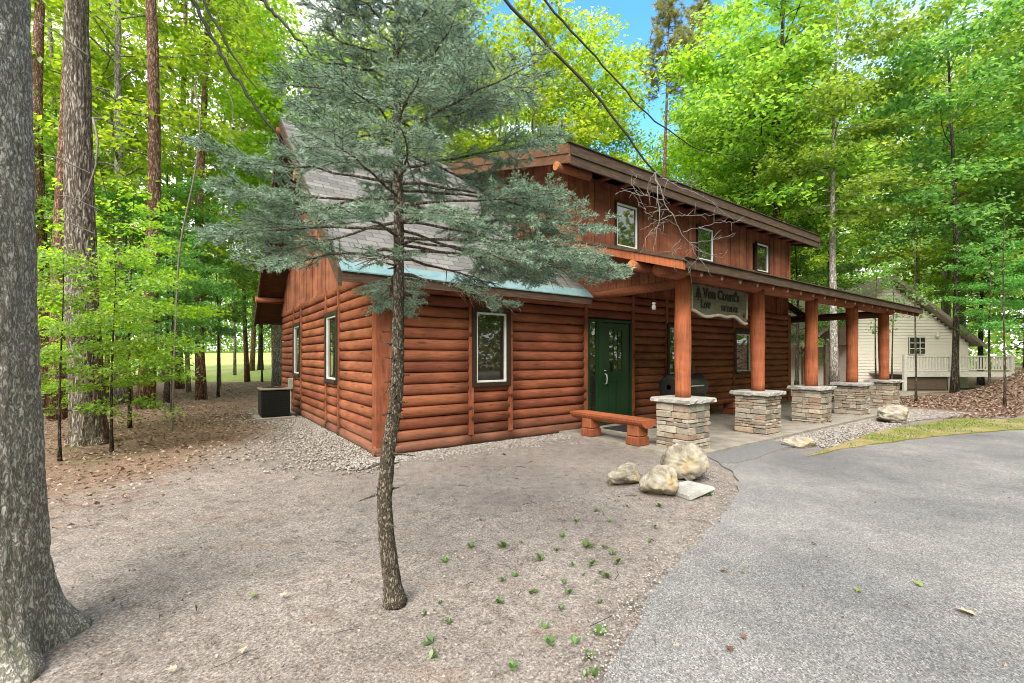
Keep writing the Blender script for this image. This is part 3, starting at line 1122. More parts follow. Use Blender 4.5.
# two stepped fascia boards along the front, warm rake boards on the near end
mb = MB(); mb.box(DRA0 + .01, DRA1 - .01, -.60, -.555, DZ0 - .19, DZ0 + .005); mb.box(DRA0 + .03, DRA1 - .03, -.575, -.53, DZ0 - .36, DZ0 - .192)
mb.build("fascia", M['fascia'], droof)
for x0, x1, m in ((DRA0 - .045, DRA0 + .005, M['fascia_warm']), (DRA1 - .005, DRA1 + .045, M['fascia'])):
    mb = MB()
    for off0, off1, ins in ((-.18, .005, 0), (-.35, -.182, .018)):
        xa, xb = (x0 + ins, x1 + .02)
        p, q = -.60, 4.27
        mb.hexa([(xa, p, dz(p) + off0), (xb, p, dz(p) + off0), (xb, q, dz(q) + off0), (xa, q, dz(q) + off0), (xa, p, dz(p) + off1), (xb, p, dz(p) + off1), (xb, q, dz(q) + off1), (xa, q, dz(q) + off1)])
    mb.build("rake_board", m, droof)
mb = MB(); mb.box(DRA0 - .055, DRA1 + .05, -.63, -.5, DZ0 + .008, DZ0 + .022); mb.build("drip_edge", M['fascia'], droof)
for k in range(16):
    a = 4.05 + k * .64
    mb = MB(); z = dz(-.45) - .27
    mb.tube([(a, -.50, z), (a, .05, z + .05)], .045, 10)
    r_ = mb.build("rafter_tail", M['beam'], droof, True)
mb = MB(); mb.tube([(DRA0 - .07, -.30, dz(-.3) - .40), (DA0 + .3, -.30, dz(-.3) - .40)], .085, 14); pb = mb.build("purlin", M['beam'], cabin, True)
mb = MB(); mb.tube([(DRA0 - .075, -.30, dz(-.3) - .40), (DRA0 - .069, -.30, dz(-.3) - .40)], .083, 14); mb.build("purlin_end", M['endgrain'], pb)

# log courses continue up to the porch ceiling
board_wall(FM, 3.9, LEN, lambda s: WTOP + .004, lambda s: 3.56, [], "upper_boards", M['trim'])
# porch roof
PA0, PA1 = 3.42, 15.35
PS = .325
pz = lambda b: 2.93 + PS * (b + 2.88)
proof = slab_roof("porch_roof", PA0, PA1, (-2.88, pz(-2.88)), (.02, pz(.02)), .04, M['shingle'])
slab_roof("porch_roof_strip", PA0, DA0 - .05, (.02, pz(.02)), (1.44, pz(1.44)), .04, M['shingle'], proof)
slab_roof("porch_roof_strip", DA1 + .05, PA1, (.02, pz(.02)), (1.44, pz(1.44)), .04, M['shingle'], proof)
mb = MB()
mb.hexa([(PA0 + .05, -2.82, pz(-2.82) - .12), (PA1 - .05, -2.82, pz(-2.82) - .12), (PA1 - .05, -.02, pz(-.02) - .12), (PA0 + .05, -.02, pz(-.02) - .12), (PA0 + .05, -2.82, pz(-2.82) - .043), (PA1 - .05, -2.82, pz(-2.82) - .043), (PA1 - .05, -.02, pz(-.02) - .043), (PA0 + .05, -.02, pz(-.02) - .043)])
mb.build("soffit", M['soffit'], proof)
mb = MB()
p, q = -2.90, 1.42
mb.hexa([(PA0 - .03, p, pz(p) - .17), (PA0 + .03, p, pz(p) - .17), (PA0 + .03, q, pz(q) - .17), (PA0 - .03, q, pz(q) - .17), (PA0 - .03, p, pz(p) - .045), (PA0 + .03, p, pz(p) - .045), (PA0 + .03, q, pz(q) - .045), (PA0 - .03, q, pz(q) - .045)])
mb.build("rake_board", M['post'], proof)
mb = MB(); mb.box(PA0 + .03, PA1, -2.93, -2.885, pz(-2.88) - .15, pz(-2.88) - .02); mb.build("fascia", M['fascia'], proof)
mb = MB(); mb.box(PA0 - .035, PA1 + .02, -2.96, -2.80, pz(-2.88) - .012, pz(-2.88) + .004)
mb.hexa([(PA0 - .05, -2.93, pz(-2.93) - .04), (PA0 + .1, -2.93, pz(-2.93) - .04), (PA0 + .1, .9, pz(.9) - .04), (PA0 - .05, .9, pz(.9) - .04), (PA0 - .05, -2.93, pz(-2.93) + .012), (PA0 + .1, -2.93, pz(-2.93) + .012), (PA0 + .1, .9, pz(.9) + .012), (PA0 - .05, .9, pz(.9) + .012)])
mb.build("drip_edge", M['fascia'], proof)
for k in range(21):
    a = 3.9 + k * .565
    mb = MB(); z = pz(-2.85) - .20
    mb.tube([(a, -2.87, z), (a, -1.9, z + PS * .95)], .05, 10)
    rt = mb.build("rafter_tail", M['beam'], proof, True)
    mb = MB(); mb.tube([(a, -2.873, z), (a, -2.868, z)], .035, 10); mb.build("rafter_end", M['tail_end'], rt)
mb = MB(); mb.box(PA0 + .04, 3.9, -.62, -.02, pz(-.3) - .36, pz(-.3) - .2)
# header log along the posts
BP = -2.40
mb = MB(); mb.tube([(PA0 + .1, BP, 2.86), (6, BP, 2.85), (9, BP, 2.86), (12, BP, 2.855), (14.45, BP, 2.86)], .125, 16, jit=.01)
mb.build("header_log", M['beam'], cabin, True)
mb = MB(); mb.tube([(4.12, -2.4, 2.72), (4.12, 0, 2.72)], .10, 14, jit=.01); mb.build("cross_log", M['beam'], cabin, True)
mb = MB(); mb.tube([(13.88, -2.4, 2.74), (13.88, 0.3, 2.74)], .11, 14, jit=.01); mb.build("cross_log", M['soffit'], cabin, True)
# end boards filling the porch gable
mb = MB(); b = -2.3
while b < -.03:
    e = b + rn(.13, .2)
    mb.hexa([(4.02, b + .004, 2.76), (4.07, b + .004, 2.76), (4.07, e - .004, 2.76), (4.02, e - .004, 2.76), (4.02 + rn(-.02, 0), b + .004, pz(b) - .13), (4.07, b + .004, pz(b) - .13), (4.07, e - .004, pz(e) - .13), (4.02 + rn(-.02, 0), e - .004, pz(e) - .13)])
    b = e
mb.build("porch_gable_boards", M['board'], cabin)
mb = MB(); mb.tube([(PA0 - .06, -2.0, pz(-2.0) - .26), (4.5, -2.0, pz(-2.0) - .26)], .085, 14); pb = mb.build("purlin", M['beam'], cabin, True)
mb = MB(); mb.tube([(PA0 - .066, -2.0, pz(-2.0) - .26), (PA0 - .059, -2.0, pz(-2.0) - .26)], .082, 14); mb.build("purlin_end", M['endgrain'], pb)


def pier(a, b):
    r_ = np.random.default_rng(int(a * 100))
    mb = MB()
    hw = .285
    mb.box(a - hw + .05, a + hw - .05, b - hw + .05, b + hw - .05, -.05, .76)
    z = -.04
    while z < .765:
        h = r_.uniform(.04, .12)
        if z + h > .74: h = .772 - z
        for side in range(4):
            u = -hw
            while u < hw - .01:
                w = r_.uniform(.10, .30)
                e = min(u + w, hw)
                if hw - e < .06: e = hw
                d = r_.uniform(.0, .028)
                t = r_.uniform(.09, .13)
                o0, o1 = hw - t, hw + d
                hh = h * (1.0 if r_.random() > .2 else .97)
                if side == 0: bx = (a + u, a + e, b - o1, b - o0)
                elif side == 1: bx = (a + u, a + e, b + o0, b + o1)
                elif side == 2: bx = (a - o1, a - o0, b + u, b + e)
                else: bx = (a + o0, a + o1, b + u, b + e)
                g = .0035
                mb.cbox(bx[0] + g, bx[1] - g, bx[2] + g, bx[3] - g, z + .003, z + hh - .003, .009, .0035)
                u = e
        z += h
    p = mb.build("stone_pier", M['stone'], cabin)
    # chipped capstone
    mb = MB()
    n = 10; hw2 = .36
    ring = []
    for s in range(4):
        for k in range(n):
            t = -hw2 + 2 * hw2 * k / n
            x, y = [(t, -hw2), (hw2, t), (-t, hw2), (-hw2, -t)][s]
            ring.append((x, y))
    ring = np.array(ring)
    Vs = []
    for z, ins, jj in ((.775, .012, .006), (.79, 0, .008), (.835, .0, .007), (.852, .014, .003)):
        q = ring * (1 - ins / hw2) + r_.normal(0, jj, ring.shape)
        Vs.append(np.column_stack([q[:, 0] + a, q[:, 1] + b, np.full(len(q), z) + r_.normal(0, .0015, len(q))]))
    L = len(ring); V = np.vstack(Vs)
    Fq = [tuple(range(L - 1, -1, -1)), tuple(range(3 * L, 4 * L))]
    for k in range(3):
        for j in range(L):
            Fq.append((k * L + j, k * L + (j + 1) % L, (k + 1) * L + (j + 1) % L, (k + 1) * L + j))
    mb.add(V, Fq)
    mb.build("cap_stone", M['capstone'], p)
    mb = MB()
    zs = np.linspace(.85, 2.80, 15)
    ph = r_.uniform(0, 9)
    rad = .125 + .006 * np.sin(zs * 3 + ph) + r_.normal(0, .002, len(zs))
    P = [(a + .006 * math.sin(z * 2 + ph), b + .006 * math.cos(z * 1.7 + ph), z) for z in zs]
    mb.tube(P, rad, 20)
    mb.build("porch_post", M['post'], cabin, True)


PIERS = [4.14 + 2.43 * i for i in range(5)]
for a in PIERS:
    pier(a, BP)
# small grey meter box and pipe on the gable wall by the cooling unit
mb = MB(); mb.cbox(-.16, -.05, 6.75, 6.92, .62, .92, .01); mb.tube([(-.10, 6.83, .02), (-.10, 6.83, .62)], .018, 8)
mb.build("meter_box", M['metal'], cabin)


# ------------------------------------------------------------------ things round the cabin
def place(o, a, b, z=0.0, rz=0.0):
    o.location = W(a, b, z)
    o.rotation_euler = (0, 0, ANG + rz)


# carved sign between the first two posts
sg = empty("carved_sign"); place(sg, 0, 0)
tag(sg, "carved cream wooden sign with wavy lower edge hanging under porch beam", "sign")
SA0, SA1, SB = 4.34, 6.12, -2.42
top, bot = [], []
for k in range(25):
    t = k / 24
    x = SA0 + (SA1 - SA0) * t
    bot.append((x, SB, 2.235 + .035 * math.sin(t * 9 + 2.4) + .03 * math.sin(t * 17 + 1) * (1 if t > .5 else .4) - .07 * t))
    top.append((x, SB, 2.70 + .01 * math.sin(t * 11)))
mb = MB(); mb.prism(top + bot[::-1], (0, .055, 0)); mb.build("sign_board", M['sign_wood'], sg)
mb = MB()
mb.tube([(p[0], p[1] - .004, p[2] + .012) for p in bot], .026, 8, jit=.05)
mb.tube([(SA0 + .01, SB - .004, 2.68), (SA0 + .012, SB - .004, 2.28)], .018, 8)
mb.tube([(SA1 - .01, SB - .004, 2.68), (SA1 - .012, SB - .004, 2.20)], .018, 8)
mb.build("carved_edge", M['sign_edge'], sg, True)


def text(body, x, z, size, parent, name="lettering", sx=1.0, bold=.0):
    cu = bpy.data.curves.new("lettering", 'FONT')
    cu.body = body; cu.size = size; cu.extrude = .006; cu.offset = bold
    cu.align_x = 'LEFT'
    tmp = bpy.data.objects.new("tmp", cu); COL.objects.link(tmp)
    dg = bpy.context.evaluated_depsgraph_get()
    me = bpy.data.meshes.new_from_object(tmp.evaluated_get(dg))
    bpy.data.objects.remove(tmp); bpy.data.curves.remove(cu)
    me.materials.clear(); me.materials.append(M['sign_ink'])
    o = link(name, me, parent)
    o.location = (x, SB - .006, z); o.rotation_euler = (PI / 2, 0, 0); o.scale = (sx, 1, 1)
    return o


text("Von Count's", SA0 + .34, 2.50, .235, sg, sx=.97, bold=.006)
text("Lov", SA0 + .26, 2.33, .20, sg, sx=1.0, bold=.006)
text("RETREAT", SA0 + .90, 2.31, .125, sg, sx=1.1, bold=.003)
mb = MB()
# dark pine emblem at the left end
for z0, w, h in ((2.49, .11, .09), (2.545, .085, .08), (2.60, .055, .07)):
    mb.prism([(SA0 + .2 - w, SB - .008, z0), (SA0 + .2 + w, SB - .008, z0), (SA0 + .2, SB - .008, z0 + h)], (0, .01, 0))
mb.prism([(SA0 + .19, SB - .008, 2.45), (SA0 + .21, SB - .008, 2.45), (SA0 + .21, SB - .008, 2.5), (SA0 + .19, SB - .008, 2.5)], (0, .01, 0))
mb.build("pine_emblem", M['sign_ink'], sg)
mb = MB(); mb.lathe([(.001, 0), (.045, 0), (.04, .008), (.001, .008)], 14)
o = mb.build("dark_knot", M['sign_ink'], sg); o.location = (SA1 - .11, SB - .002, 2.26); o.rotation_euler = (PI / 2, 0, 0)
mb = MB()
for a in (SA0 + .3, SA1 - .3):
    mb.tube([(a, SB + .03, 2.68), (a, SB + .03, 2.80)], .008, 6)
mb.build("hanger", M['black'], sg)


def bench(name, seat, legs, lab, sm, lm):
    r = empty(name); place(r, 0, 0)
    tag(r, lab, "bench")
    (a0, a1, b0, b1, z0, z1) = seat
    mb = MB()
    # half-log plank: flat top, rounded belly
    along_b = (b1 - b0) > (a1 - a0)
    n = 14; K = 12; V = []
    for k in range(n):
        t = k / (n - 1)
        for j in range(K):
            th = -PI * j / (K - 1)
            if along_b:
                w = (a1 - a0) / 2
                V.append(((a0 + a1) / 2 + math.cos(th) * w * (1 + .02 * math.sin(7 * t)), b0 + (b1 - b0) * t, z1 + math.sin(th) * (z1 - z0)))
            else:
                w = (b1 - b0) / 2
                V.append((a0 + (a1 - a0) * t, (b0 + b1) / 2 + math.cos(th) * w * (1 + .02 * math.sin(7 * t)), z1 + math.sin(th) * (z1 - z0)))
    Fq = [(k * K + j, k * K + (j + 1) % K, (k + 1) * K + (j + 1) % K, (k + 1) * K + j) for k in range(n - 1) for j in range(K)]
    Fq += [tuple(range(K)), tuple(range((n - 1) * K, n * K))]
    mb.add(V, Fq); mb.build("seat", sm, r)
    for (x0, x1, y0, y1, zb) in legs:
        mb = MB()
        zm = zb + (z0 - zb) * .52
        mb.cbox(x0, x1, y0, y1, zb, zm - .004, .012); mb.cbox(x0 + .012, x1 - .012, y0 + .012, y1 - .012, zm + .002, z0 + .05, .012)
        mb.build("leg", lm, r)
    return r


bench("timber_bench", (3.52, 3.90, -2.07, -.40, .335, .475), [(3.56, 3.82, -.92, -.66, .045), (3.56, 3.82, -1.98, -1.72, .045)], "orange-brown split-log bench outside the green door beside first pier", M['post'], M['trim'])
bench("timber_bench", (7.0, 9.2, -.78, -.42, .335, .46), [(7.2, 7.42, -.74, -.46, .045), (8.75, 8.97, -.74, -.46, .045)], "shaded log bench against the wall deep inside the porch", M['trim'], M['trim'])

# barrel grill in the porch shade
gr = empty("barrel_grill"); place(gr, 6.05, -1.15, .045)
tag(gr, "black barrel grill standing in porch shade behind first post", "grill")
mb = MB()
n = 28; V = []
prof = [(-.52, .05), (-.52, .20), (-.50, .25), (-.46, .268), (.46, .268), (.50, .25), (.52, .20), (.52, .05)]
for x, r in prof:
    for j in range(n):
        t = 2 * PI * j / n
        V.append((x, r * math.cos(t), .84 + r * math.sin(t)))
Fq = [(i * n + j, i * n + (j + 1) % n, (i + 1) * n + (j + 1) % n, (i + 1) * n + j) for i in range(len(prof) - 1) for j in range(n)] + [tuple(range(n)), tuple(range((len(prof) - 1) * n, len(prof) * n))]
mb.add(V, Fq); mb.build("barrel", M['black'], gr, True)
mb = MB(); mb.tube([(-.2, -.27, .86), (-.2, -.32, .87), (.2, -.32, .87), (.2, -.27, .86)], .012, 8); mb.build("handle", M['metal'], gr)
mb = MB(); mb.tube([(.3, 0, 1.1), (.3, 0, 1.32)], .045, 14); mb.build("chimney_pipe", M['black'], gr)
mb = MB(); mb.cbox(-.5, .5, -.25, .25, .2, .225, .004); mb.build("lower_shelf", M['black'], gr)
for x in (-.42, .42):
    for y in (-.2, .2):
        mb = MB(); mb.tube([(x, y, .08 if x > 0 else 0), (x, y, .68)], .022, 10); mb.build("leg", M['black'], gr)
for y in (-.25, .25):
    mb = MB(); mb.tube([(.42, y - .02, .09), (.42, y + .02, .09)], .09, 20); mb.build("wheel", M['black'], gr)

dm = MB(); dm.cbox(-.5, .5, -.3, .3, 0, .018, .006)
o = dm.build("door_mat", M['mat_black']); place(o, 5.0, -.62, .046)
tag(o, "black rubber mat on slab in front of green door", "door mat")


def lantern(a, b, z, lab):
    r = empty("hanging_lantern"); place(r, a, b, z)
    tag(r, lab, "lantern", "little lanterns hanging under the porch roof")
    mb = MB(); mb.lathe([(.015, .03), (.032, .04), (.036, .07), (.032, .10), (.022, .118), (.022, .13)], 16); mb.build("jar", M['capstone'], r, True)
    mb = MB(); mb.lathe([(.03, .128), (.032, .132), (.032, .15), (.01, .16)], 14); mb.build("lid", M['metal'], r)
    mb = MB(); mb.tube([(0, 0, .155), (0, 0, .40)], .003, 6); mb.build("wire", M['black'], r)


lantern(3.86, -2.05, 2.24, "small pale lantern hanging left of the first porch post")
lantern(7.15, -2.0, 2.36, "small pale lantern hanging under porch roof right of second post")

# air-conditioning unit
ac = empty("cooling_unit"); place(ac, -.66, 5.75, .0)
tag(ac, "dark louvred air conditioner standing on gravel by gable wall", "air conditioner")
mb = MB(); mb.cbox(-.31, .31, -.31, .31, .05, .70, .03)
for k in range(15):
    z = .09 + k * .04
    for s in (-1, 1):
        mb.box(-.28, .28, s * .311 - .006, s * .311 + .006, z, z + .018)
        mb.box(s * .311 - .006, s * .311 + .006, -.28, .28, z, z + .018)
mb.build("casing", M['acdark'], ac)
mb = MB(); mb.cbox(-.335, .335, -.335, .335, .70, .745, .012); mb.build("top_rim", M['actop'], ac)
mb = MB()
for r in (.08, .14, .2, .26):
    mb.tube([(r * math.cos(t), r * math.sin(t), .755) for t in np.linspace(0, 2 * PI, 25)], .006, 5)
mb.build("fan_grille", M['black'], ac)
mb = MB(); mb.cbox(-.42, .42, -.42, .42, -.02, .05, .01); mb.build("pad", M['concrete'], ac)


# boulders
def boulder(loc, r, lab, seed, rz=0.0, flat=None):
    bm_v = []
    n, k = 72, 46
    for i in range(k + 1):
        ph = PI * i / k
        for j in range(n):
            th = 2 * PI * j / n
            d = Vector((math.sin(ph) * math.cos(th), math.sin(ph) * math.sin(th), math.cos(ph)))
            # faceted: cut by planes, then noise
            rad = 1.0
            rr = np.random.default_rng(seed)
            for _ in range(12):
                nrm = Vector(rr.normal(0, 1, 3)).normalized()
                c = rr.uniform(.60, .92)
                dd = d.dot(nrm)
                if dd > 1e-3:
                    rad = min(rad, c / dd)
            rad += mn.noise(d * 2.2 + Vector((seed, 0, 0))) * .09 + abs(mn.noise(d * 4.5 + Vector((0, seed, 0)))) * -.14 + mn.noise(d * 11) * .035 + mn.noise(d * 24) * .016
            bm_v.append((d.x * rad * r[0], d.y * rad * r[1], d.z * rad * r[2]))
    Fq = [(i * n + j, i * n + (j + 1) % n, (i + 1) * n + (j + 1) % n, (i + 1) * n + j) for i in range(k) for j in range(n)]
    mb = MB(); mb.add(bm_v, Fq)
    o = mb.build("boulder", M['boulder'], None, True)
    o.location = loc; o.rotation_euler = (0, 0, rz)
    tag(o, lab, "boulder")
    return o


x, y, _ = G(661, 497); boulder((x + .03, y + .16, 0.130), (.23, .22, .22), "round pale boulder with brown underside in front of first pier", 11, .3)
x, y, _ = G(626, 487); boulder((x + .05, y + .22, 0.075), (.29, .19, .15), "low grey-green boulder left of the round pale one", 23, .8)
x, y, _ = G(687, 480); boulder((x + .02, y + .12, 0.165), (.29, .23, .28), "largest yellow-stained boulder leaning against first stone pier", 37, -.5)
x, y, _ = G(905, 424); boulder((x, y + .3, .15), (.46, .3, .27), "large grey boulder beyond the last stone pier", 41, .2)
x, y, _ = G(803, 447); boulder((x, y + .12, .05), (.30, .2, .11), "small flat tan boulder in gravel near moss tip", 53, .3)
x, y, _ = G(752, 452)
mb = MB(); mb.cbox(-.21, .21, -.17, .17, .0, .055, .01, .006)
o = mb.build("stone_slab", M['capstone']); x, y, _ = G(690, 493); o.location = (x, y + .05, .0); o.rotation_euler = (.03, -.05, .55)
tag(o, "flat grey stone slab lying right of the boulders", "stone slab")


# gravel
def stones(name, pts, lab, size=(.008, .024)):
    ico_v = []
    t = (1 + 5 ** .5) / 2
    base = np.array([(-1, t, 0), (1, t, 0), (-1, -t, 0), (1, -t, 0), (0, -1, t), (0, 1, t), (0, -1, -t), (0, 1, -t), (t, 0, -1), (t, 0, 1), (-t, 0, -1), (-t, 0, 1)]) / math.sqrt(1 + t * t)
    fac = np.array([(0, 11, 5), (0, 5, 1), (0, 1, 7), (0, 7, 10), (0, 10, 11), (1, 5, 9), (5, 11, 4), (11, 10, 2), (10, 7, 6), (7, 1, 8), (3, 9, 4), (3, 4, 2), (3, 2, 6), (3, 6, 8), (3, 8, 9), (4, 9, 5), (2, 4, 11), (6, 2, 10), (8, 6, 7), (9, 8, 1)])
    N = len(pts)
    s = rng.uniform(*size, N)
    ax = np.stack([s * rng.uniform(.8, 1.4, N), s * rng.uniform(.7, 1.1, N), s * rng.uniform(.45, .8, N)], 1)
    V = base[None] * ax[:, None, :] * (1 + rng.normal(0, .12, (N, 12, 1)))
    th = rng.uniform(0, 2 * PI, N)
    c, sn = np.cos(th), np.sin(th)
    X = V[..., 0] * c[:, None] - V[..., 1] * sn[:, None]; Yv = V[..., 0] * sn[:, None] + V[..., 1] * c[:, None]
    V = np.stack([X + pts[:, None, 0], Yv + pts[:, None, 1], V[..., 2] + pts[:, None, 2] + ax[:, None, 2] * .35], -1)
    Fq = (np.arange(N)[:, None, None] * 12 + fac[None]).reshape(-1, 3)
    me = bpy.data.meshes.new(name)
    me.from_pydata(V.reshape(-1, 3).tolist(), [], Fq.tolist())
    me.materials.append(M['gravel'])
    me.polygons.foreach_set("use_smooth", [True] * len(me.polygons))
    tag(link(name, me), lab, "gravel", kind="stuff")


def strip(n, f):
    P = []
    while len(P) < n:
        p = f()
        if p is not None: P.append(p)
    return P


def g_left():
    b = rn(-1.0, 8.8); w = 1.25 + .3 * math.sin(b * 1.3) + .35 * mn.noise(Vector((b, 3, 3)))
    t = abs(rng.normal(0, .5)); a = .05 - t * w
    if b < 0 and rng.random() < -b * 1.1: return None
    return W(a, b, 0) if t < 2.2 else None


def g_front():
    a = rn(-.7, 3.6); t = abs(rng.normal(0, .5))
    return W(a, -.08 - t * (.55 + .3 * mn.noise(Vector((a * 1.5, 1, 1)))), 0)


def g_porch():
    a = rn(6.2, 14.6); w = .95 + .25 * math.sin(a)
    t = rn(0, 1) ** 1.2
    return W(a, -2.88 - t * w, .0)


def g_edge():
    t = rn(0, 1)
    P = [G(700, 470)[:2], G(722, 480)[:2], G(735, 492)[:2], G(714, 522)[:2], G(679, 562)[:2], G(640, 612)[:2], G(612, 683)[:2]]
    k = min(int(t * 6), 5); u = t * 6 - k
    x = P[k][0] * (1 - u) + P[k + 1][0] * u; y = P[k][1] * (1 - u) + P[k + 1][1] * u
    return (x + rng.normal(-.06, .09), y + rng.normal(0, .05), .004)


stones("river_gravel", np.array(strip(8000, g_left)), "pale river gravel along the gable wall")
stones("river_gravel", np.array(strip(3600, g_front)), "pale river gravel along foot of front log wall")
stones("river_gravel", np.array(strip(7000, g_porch)), "pale river gravel between porch piers and mossy verge")
stones("river_gravel", np.array(strip(1500, g_edge)), "crumbled gravel along driveway edge by boulders", (.003, .010))


# leaf litter
def litter(name, P, smin, smax, lab, m='litter', flat=.35):
    P = np.array(P); N = len(P)
    D = np.stack([rng.normal(0, 1, N), rng.normal(0, 1, N), rng.normal(0, .18, N)], 1)
    Nn = np.stack([rng.normal(0, flat, N), rng.normal(0, flat, N), np.ones(N)], 1)
    P = P + np.stack([np.zeros(N), np.zeros(N), rng.uniform(.006, .03, N)], 1)
    me = leafmesh(name, P, D, Nn, rng.uniform(smin, smax, N), M[m], 'kite', .7)
    return tag(link(name, me), lab, "leaf litter", kind="stuff")


def mound(x, y):
    r2 = ((x - 19.1) / 3.0) ** 2 + ((y - 14.5) / 3.0) ** 2
    return 2.2 * math.exp(-r2 * 2.2) if r2 < 4 else 0.0


P = []
while len(P) < 19000:
    y = rn(3, 30) if rng.random() < .6 else rn(3, 14)
    x = rn(-16, -3.4)
    if x > -4.9 and rng.random() < (x + 4.9) / 1.2: continue
    q = np.array([x, y]) - C2; a, b = q @ A2, q @ B2
    if a > -1.1 and b < 9: continue
    P.append((x, y, 0))
litter("leaf_litter", P, .028, .078, "brown leaf litter under the trees left of the cabin")
P = []
while len(P) < 9000:
    x, y = rn(8.5, 24), rn(11.0, 17)
    q = np.array([x, y]) - C2; a, b = q @ A2, q @ B2
    if b > -4.1 - .15 * (a - 14) and a < 15.2: continue
    if b < -4.9 and a < 22 and mound(x, y) < .1: continue
    P.append((x, y, mound(x, y)))
litter("leaf_litter", P, .06, .13, "brown leaf litter banked beyond the driveway at right")
P = []
while len(P) < 5200:
    x, y = rn(-4.6, 3.2), rn(1.2, 7.2)
    if in_poly(np.array([x]), np.array([y]), DRIVE)[0] and rng.random() < .97: continue
    q = np.array([x, y]) - C2; a, b = q @ A2, q @ B2
    if b > -.1 and a > 0: continue
    if b > -2.8 and a > 3.5: continue
    P.append((x, y, -.018))
for _ in range(900):
    x, y = rn(.3, 9), rn(1.6, 8)
    if in_poly(np.array([x]), np.array([y]), DRIVE)[0]: P.append((x, y, .008))
litter("ground_litter", P, .006, .026, "tiny bark chips and dry bits on bare dirt", flat=.6)
mb = MB()
for _ in range(110):
    x, y = rn(-4.2, 1.6), rn(1.9, 6.8)
    if in_poly(np.array([x]), np.array([y]), DRIVE)[0]: continue
    t = rn(0, 2 * PI); L = rn(.03, .14) if rng.random() < .92 else rn(.14, .22)
    k = rn(-.3, .3)
    mb.tube([(x, y, .0), (x + .5 * L * math.cos(t), y + .5 * L * math.sin(t), .006), (x + L * math.cos(t + k), y + L * math.sin(t + k), .0)], rn(.001, .0026), 5)
tag(mb.build("fallen_twigs", M['twig_dark']), "thin dry twigs scattered over the dirt", "twigs", kind="stuff")


# single fallen leaves
def fallen(px, py, s, m, lab, cat="leaf", z=.014):
    x, y, _ = G(px, py)
    me = leafmesh("fallen_leaf", np.array([[0, 0, .012]]), np.array([[rn(-1, 1), rn(-1, 1), .1]]), np.array([[rn(-.3, .3), rn(-.3, .3), 1]]), np.array([s]), M[m], 'maple', .5)
    o = link("fallen_leaf", me); o.location = (x, y, z)
    tag(o, lab, cat, "leaves fallen on drive and dirt")


fallen(964, 615, .10, 'tanleaf', "largest pale tan fallen leaf on right side of driveway")
fallen(918, 587, .055, 'greenleaf', "green fallen leaf lying left of the large tan leaf")
fallen(858, 594, .055, 'greenleaf', "green fallen leaf near middle of driveway")
fallen(813, 546, .05, 'brownleaf', "brown fallen leaf farther up the driveway")
fallen(723, 574, .055, 'brownleaf', "brown fallen leaf near left edge of driveway")
fallen(743, 575, .04, 'greenleaf', "yellow-green fallen leaf beside the brown one on driveway")
fallen(730, 653, .055, 'brownleaf', "curled brown leaf at lower left of driveway")
fallen(744, 641, .04, 'brownleaf', "small dark leaf above curled brown leaf at lower left of driveway")
fallen(253, 596, .06, 'greenleaf', "bright green fallen leaf on dirt left of spruce trunk", z=0)
fallen(243, 652, .06, 'tanleaf', "yellow-tan curled leaf on dirt near large left trunk", z=0)
fallen(284, 596, .05, 'tanleaf', "pale leaf on dirt just right of bright green leaf", z=0)
fallen(171, 671, .05, 'tanleaf', "pale leaf on dirt beside roots of the large left trunk", z=0)


# weeds
def weed_mesh(n, h):
    C, D, Nn, s = [], [], [], []
    V = []
    for k in range(n):
        t = rn(0, 2 * PI); lean = rn(.25, .95); L = h * rn(.7, 1.2); w = L * rn(.16, .26)
        d = np.array([math.cos(t), math.sin(t), 0]); sd = np.array([-math.sin(t), math.cos(t), 0])
        row = []
        for u, ww in ((0, .15), (.35, .8), (.65, 1.0), (1.0, .05)):
            p = d * L * lean * u + np.array([0, 0, L * (u * (1.1 - .5 * lean) - .35 * u * u * lean)])
            row.append((p - sd * w * ww, p + sd * w * ww))
        V.append(row)
    mb = MB()
    for row in V:
        pts = []
        for a, b in row: pts += [a, b]
        mb.add(pts, [(0, 1, 3, 2), (2, 3, 5, 4), (4, 5, 7, 6)])
    return mb


wm = []
for k in range(4):
    o = weed_mesh([5, 7, 4, 9][k], [.07, .085, .06, .05][k]).build("weed", M['weed'])
    wm.append(o)
WPX = [(515, 574), (592, 562), (603, 545), (583, 572), (560, 606), (541, 558), (432, 640), (424, 612), (511, 664), (590, 656), (584, 672), (556, 548), (610, 520), (608, 575), (655, 525), (573, 563), (480, 520), (505, 545), (545, 625), (600, 600), (563, 580), (618, 560), (430, 655), (503, 578), (622, 480), (700, 490), (712, 494), (470, 515), (446, 560), (577, 520), (648, 540), (597, 510), (190, 457), (505, 455), (385, 458), (600, 570), (612, 552), (570, 590), (530, 590), (498, 600), (548, 640), (600, 632), (628, 505), (640, 498), (563, 535), (585, 545), (521, 540), (440, 600), (450, 620), (660, 505), (575, 640), (595, 672), (470, 545)]
for i, (px, py) in enumerate(WPX):
    src = wm[i % 4]
    o = src if i < 4 else src.copy()
    if i >= 4: COL.objects.link(o)
    x, y, _ = G(px, py); o.location = (x, y, -.02); o.rotation_euler = (0, 0, rn(0, 6)); s = rn(.5, 1.0); o.scale = (s, s, s)
    tag(o, "small broad-leaved green weed sprouting from bare dirt", "weed", "weeds sprouting from the bare dirt")

